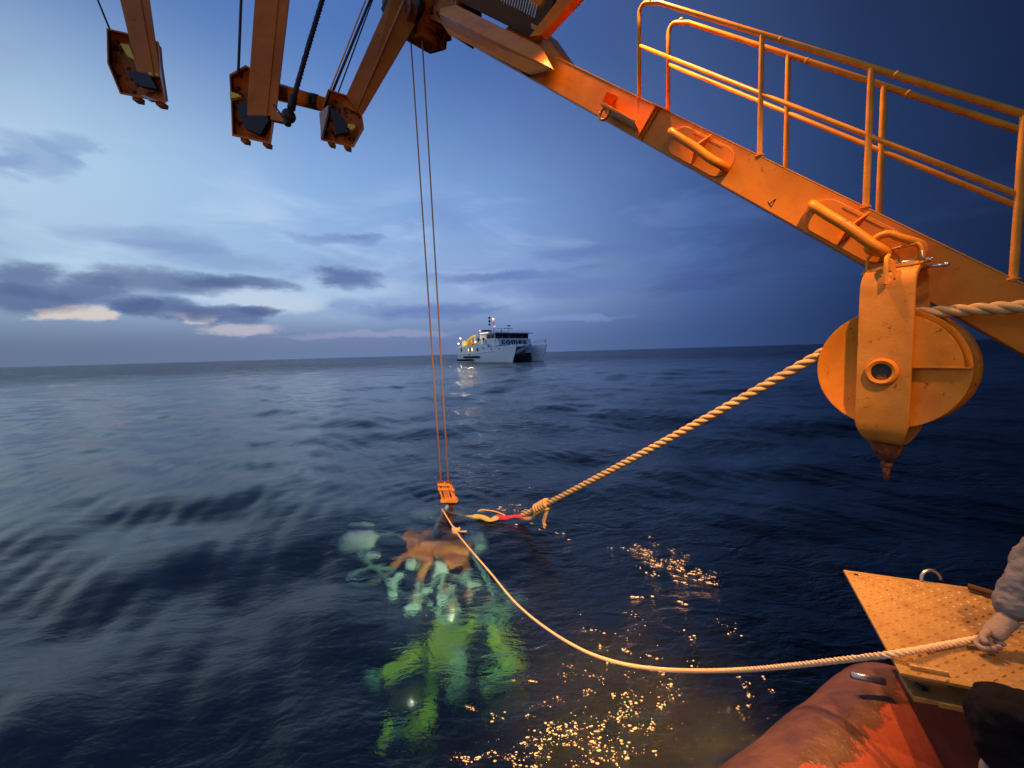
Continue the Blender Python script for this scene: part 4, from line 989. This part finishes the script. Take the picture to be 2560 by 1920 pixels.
mb = MB(); mb.abox(.2, 17.0, 1.2, 10.2, 2.3, 4.3); ship.part(mb, 'bridge_deck', wht2)
mb = MB(); mb.prism([(17, 3.0, 3.9), (19.6, 4.6, 4.1), (19.9, 5.8, 3.8), (19.6, 7.0, 4.1), (17, 8.6, 3.9)], (0, 0, .6)); mb.prism([(16.5, 4.2, 1.6), (19.2, 5.8, 3.5), (16.5, 7.4, 1.6)], (0, 0, .9)); ship.part(mb, 'nacelle', wht2)
mb = MB(); mb.abox(15.5, 16.9, 1.4, 10.0, .2, 3.9); ship.part(mb, 'tunnel_shade', shd)  # black block between the hulls draws the shade of the tunnel
for (ya) in (0.0,):
    mb = MB(); mb.abox(.05, 13.0, -.06, .02, 4.1, 4.75); ship.part(mb, 'bulwark', wht)
mb = MB(); mb.tube([(.2, -.05, 2.35), (9, -.05, 2.5), (15, .1, 3.0)], .07, 6); ship.part(mb, 'rub_rail', wht2)
for (x0, x1, z) in ((3.3, 9.6, 1.55), (.3, 7.0, .72)):
    mb = MB(); mb.tube([(x0, -.18, z), ((x0 + x1) / 2, -.2, z), (x1, -.18, z)], .26, 10); ship.part(mb, 'fender', fend, auto=40)
for (x, z, w_, h_) in ((2.0, 3.75, .42, 1.1), (5.9, 3.75, .42, 1.3), (8.9, 3.65, .42, 1.0)):
    mb = MB(); mb.abox(x - w_ / 2, x + w_ / 2, -.09, .0, z - h_ / 2, z + h_ / 2); ship.part(mb, 'window', glass)
litw = emis('lit_window', (1.0, .75, .35), 1.3)
for (x, z, w_, h_) in ((5.1, 3.6, .22, .7), (6.6, 3.7, .45, .9)):
    mb = MB(); mb.abox(x - w_ / 2, x + w_ / 2, -.09, .0, z - h_ / 2, z + h_ / 2); ship.part(mb, 'lit_window', litw)
for (x, z) in ((11.1, 4.0), (14.1, 3.5), (16.5, 3.6), (5.3, 2.3)):
    mb = MB(); yy = -.02 if x < 13 else (.12 if x < 15 else .42); mb.lathe((x, yy, z), (0, -1, 0), [(-.3, .001), (-.3, .2), (.06, .2), (.06, .001)], 14); ship.part(mb, 'porthole', glass)
# deckhouse and wheelhouse
mb = MB(); mb.abox(7.4, 14.4, 2.2, 10.4, 4.3, 6.6); dh = ship.part(mb, 'deckhouse', wht)
mb = MB(); mb.abox(10.8, 14.6, .8, 10.9, 4.3, 6.2); ship.part(mb, 'front_fairing', wht2)
mb = MB(); mb.prism([(14.6, .9, 4.5), (15.3, 1.4, 4.5), (15.0, 1.2, 6.3), (14.4, .9, 6.3)], (0, 9.6, 0)); wf = ship.part(mb, 'front_wall', wht)
mb = MB(); mb.abox(11.2, 14.3, 1.0, 10.8, 6.2, 7.7); wh_ = ship.part(mb, 'wheelhouse', wht2)
for k in range(5):
    y0 = 1.15 + k * 1.92; mb = MB(); mb.prism([(14.33, y0, 6.38), (14.33, y0 + 1.76, 6.38), (14.55, y0 + 1.76, 7.62), (14.55, y0, 7.62)], (.06, 0, 0)); ship.part(mb, 'window_pane', glass, parent=wh_)
for k in range(2):
    x0 = 11.4 + k * 1.45; mb = MB(); mb.abox(x0, x0 + 1.25, .94, 1.0, 6.5, 7.5); ship.part(mb, 'side_window', glass, parent=wh_)
mb = MB(); mb.prism([(7.2, .6, 7.72), (15.4, .4, 7.78), (15.4, 11.4, 7.78), (7.2, 10.9, 7.72)], (0, 0, .18)); ship.part(mb, 'roof', wht2)
mb = MB(); mb.abox(7.2, 11.0, 2.0, 2.25, 6.6, 8.3); mb.abox(7.2, 10.6, 2.2, 8.0, 8.25, 8.45); ship.part(mb, 'upper_cabin', wht)
strip = emis('light_strip', (1.0, .84, .58), 1.6)
mb = MB(); mb.abox(7.3, 10.4, 1.90, 1.98, 7.9, 8.25); ship.part(mb, 'light_strip', strip)
mb = MB(); mb.abox(7.6, 8.9, 2.2, 4.2, 8.5, 9.1); ship.part(mb, 'vent_box', M['rust'])
for (x0, x1, y, z0, z1) in ((8.4, 8.9, 2.14, 4.6, 6.5), (10.0, 10.5, 2.14, 4.6, 6.5), (11.0, 11.4, .74, 4.9, 6.0)):
    mb = MB(); mb.abox(x0, x1, y, y + .05, z0, z1); ship.part(mb, 'door', flat('ship_door', (.40, .43, .5), .5))
# lettering on the front wall
cu_ = bpy.data.curves.new('lettering', 'FONT'); cu_.body = 'comex'; cu_.size = 2.7; cu_.extrude = .03; cu_.offset = .05; cu_.align_x = 'CENTER'; cu_.align_y = 'CENTER'; cu_.space_character = 1.12
to = bpy.data.objects.new('lettering', cu_); C.objects.link(to)
dg = bpy.context.evaluated_depsgraph_get(); tm = bpy.data.meshes.new_from_object(to.evaluated_get(dg)); bpy.data.objects.remove(to)
lt_ = bpy.data.objects.new('lettering', tm); C.objects.link(lt_); tm.materials.clear(); tm.materials.append(flat('navy_letters', (.01, .04, .07), .5)); lt_.parent = ship.o
lt_.location = (15.28, 5.7, 5.48); lt_.rotation_euler = (math.radians(80), 0, math.radians(90)); lt_.scale = (.92, .82, 1)
# rails
def srail(pts, name='guard_rail', h=.9, mat=wht2):
    mb = MB(); up = [(x, y, z + h) for x, y, z in pts]; mb.tube(up, .035, 5)
    mb.tube([(x, y, z + h * .5) for x, y, z in pts], .025, 4)
    for a, b_ in zip(pts[:-1], pts[1:]):
        for k in range(5):
            q = Vector(a).lerp(Vector(b_), k / 5); mb.tube([q, q + Vector((0, 0, h))], .03, 4)
    return ship.part(mb, name, mat)
srail([(10, .9, 7.95), (15, .9, 7.95), (15, 10.8, 7.95)], h=.5); srail([(18.5, 9.0, 4.8), (21, 10.1, 5.0), (19.2, 11.3, 4.8)]); srail([(14.8, 11, 4.4), (18.5, 11.3, 4.7)])
srail([(7.0, .0, 5.0), (12.4, .0, 5.0)], h=.5)
mb = MB(); mb.abox(7.2, 12.4, -.03, 2.19, 4.78, 5.0); ship.part(mb, 'side_deck', wht2)
# masts
mb = MB(); mb.tube([(9.9, 4.0, 8.3), (9.9, 4.0, 11.9)], .10, 8); mb.tube([(9.9, 3.4, 10.8), (9.9, 4.6, 10.8)], .04, 5); mb.tube([(9.4, 4.0, 9.6), (10.4, 4.0, 9.6)], .04, 5)
ms = ship.part(mb, 'light_mast', wht2, auto=40)
redl = emis('red_lamp', (1.0, .16, .08), 2.2); orl = emis('amber_lamp', (1.0, .5, .2), 2.6)
mb = MB(); mb.ball((9.9, 4.0, 12.1), .26, 10, 8); ship.part(mb, 'lamp', orl, parent=ms, smooth=True)
mb = MB(); mb.ball((9.9, 4.0, 11.72), .22, 10, 8); ship.part(mb, 'lamp', redl, parent=ms, smooth=True)
mb = MB(); mb.ball((10.3, 4.0, 9.95), .24, 10, 8); ship.part(mb, 'lamp', emis('pink_lamp', (1.0, .22, .2), 1.6), parent=ms, smooth=True)
mb = MB(); mb.tube([(8.4, 4.0, 8.4), (8.4, 4.0, 13.2)], .03, 5); dm = ship.part(mb, 'signal_mast', wht2)
for z in (12.55, 10.65):
    mb = MB(); mb.ball((8.4, 4.0, z), .30, 12, 8); ship.part(mb, 'signal_ball', shd, parent=dm, smooth=True)
mb = MB(); mb.lathe((8.4, 4.0, 11.6), Z, [(-.55, .005), (0, .33), (.55, .005)], 12); ship.part(mb, 'signal_diamond', shd, parent=dm)
mb = MB()
for x in (11.2, 14.0): mb.tube([(x, 5.2, 7.9), (x, 5.2, 9.2)], .05, 5); mb.tube([(x, 3.2, 7.9), (x, 3.2, 9.2)], .05, 5)
mb.tube([(11.2, 3.2, 9.2), (14.0, 3.2, 9.2)], .05, 5); mb.tube([(11.2, 5.2, 9.2), (14.0, 5.2, 9.2)], .05, 5); mb.tube([(12.8, 6.2, 7.9), (12.8, 6.2, 10.1)], .05, 5); mb.box((12.8, 6.2, 10.0), (.3, 0, 0), (0, .3, 0), (0, 0, .15)); mb.tube([(12.8, 4.8, 9.25), (12.8, 7.4, 9.25)], .09, 6)
ship.part(mb, 'radar_frame', flat('ship_grey', (.25, .27, .32), .5))
for (x, y, h) in ((14, 8.2, 1.5), (13, 9.8, 1.1), (14.2, 10.2, 1.4), (9.4, 2.6, .7), (8.0, 6, 1.0)):
    mb = MB(); mb.tube([(x, y, 7.9), (x, y, 7.9 + h + .3)], .025, 4); ship.part(mb, 'antenna', wht2)
mb = MB(); mb.tube([(6.3, 3, 4.4), (6.3, 3, 9.0)], .05, 5); mb.box((6.1, 3, 8.8), (.4, 0, 0), (0, .1, 0), (0, 0, .05)); ship.part(mb, 'stern_mast', wht2)
wl = emis('white_lamp', (1, .96, .85), 1.6)
for p, r_ in (((6.0, 2.8, 9.1), .16), ((1.2, .3, 7.1), .26), ((-.2, .6, 5.6), .26), ((7.7, .3, 5.75), .24)):
    mb = MB(); mb.ball(p, r_, 10, 8); ship.part(mb, 'deck_lamp', wl, smooth=True)
# lit gear on the aft deck
mb = MB(); mb.abox(.6, 2.8, 1.2, 3.4, 4.2, 6.4); mb.abox(3.0, 6.4, 2.8, 4.6, 4.3, 5.9); ship.part(mb, 'deck_gear', shy)
mb = MB(); mb.tube([(1.6, 2, 6.3), (3.4, 2.2, 7.4), (6.2, 2.4, 8.2)], [.34, .3, .22], 8); mb.tube([(3.0, 2.2, 7.2), (3.6, 2.2, 5.4)], .2, 8); mb.tube([(5.0, 2.2, 7.7), (4.6, 2.2, 5.4)], .2, 8); ship.part(mb, 'deck_crane', shy, auto=40)
mb = MB(); mb.abox(3.2, 6.0, .5, 2.4, 4.25, 5.1); ship.part(mb, 'workboat', M['hook'])
mb = MB(); mb.tube([(-.6, .6, 1.2), (-.6, .6, 3.6)], .06, 5); mb.prism([(-.6, .6, 3.5), (-1.0, .6, 2.9), (-.9, .6, 2.0), (-.6, .6, 2.3)], (0, .03, 0)); ship.part(mb, 'flag', flat('flag_cloth', (.45, .12, .12), .8))
Mw = Matrix.Translation(ship_loc) @ Matrix.Rotation(-(math.pi / 2 - TH), 4, 'Z') @ Matrix.Diagonal((1.28, 1.28, 1.05, 1))
for (x, y, z, pw) in ((2.2, -1.0, 7.2, 160), (5.0, .4, 7.0, 160), (1.0, .2, 5.4, 50)):
    lamp('POINT', 'aft_deck_lamp', tuple(Mw @ Vector((x, y, z))), pw, (1.0, .78, .42), r=.2)
lamp('POINT', 'side_deck_lamp', tuple(Mw @ Vector((8.6, .9, 7.3))), 7, (1.0, .85, .6), r=.2)
# crew on the side deck
def crew(x, y, z, topc, legc, label):
    root = Thing('person', tuple(Mw @ Vector((x, y, z))), label, 'person', 'crew on the side deck of the ship')
    b = Vector(root.o.location); r_ = cr; root.o.scale = (1.22,) * 3
    pts = [(b + Z * .95, .15), (b + Z * 1.25, .17), (b + Z * 1.48, .12), (b + Z * 1.56, .06), (b + Z * 1.68, .10), (b + r_ * .10 + Z * .88, .10), (b + r_ * .11 + Z * .48, .075), (b + r_ * .12 + Z * .06, .06), (b - r_ * .10 + Z * .88, .10), (b - r_ * .11 + Z * .48, .075), (b - r_ * .12 + Z * .06, .06),
           (b + r_ * .22 + Z * 1.42, .07), (b + r_ * .30 + Z * 1.12, .05), (b + r_ * .24 + Z * .88 - fw * .1, .04), (b - r_ * .22 + Z * 1.42, .07), (b - r_ * .30 + Z * 1.12, .05), (b - r_ * .24 + Z * .88 - fw * .1, .04)]
    skin('body', pts, [(0, 1), (1, 2), (2, 3), (3, 4), (0, 5), (5, 6), (6, 7), (0, 8), (8, 9), (9, 10), (2, 11), (11, 12), (12, 13), (2, 14), (14, 15), (15, 16)], topc, root.o, sub=1, og=b)
crew(9.0, .25, 5.0, flat('crew_dark', (.012, .006, .010), .8), None, 'person in dark red and navy clothes standing aft on the ship beside a white lamp')
crew(11.0, .25, 5.0, flat('crew_navy', (.006, .006, .016), .8), None, 'taller looking person in navy standing nearer the wheelhouse of the ship')
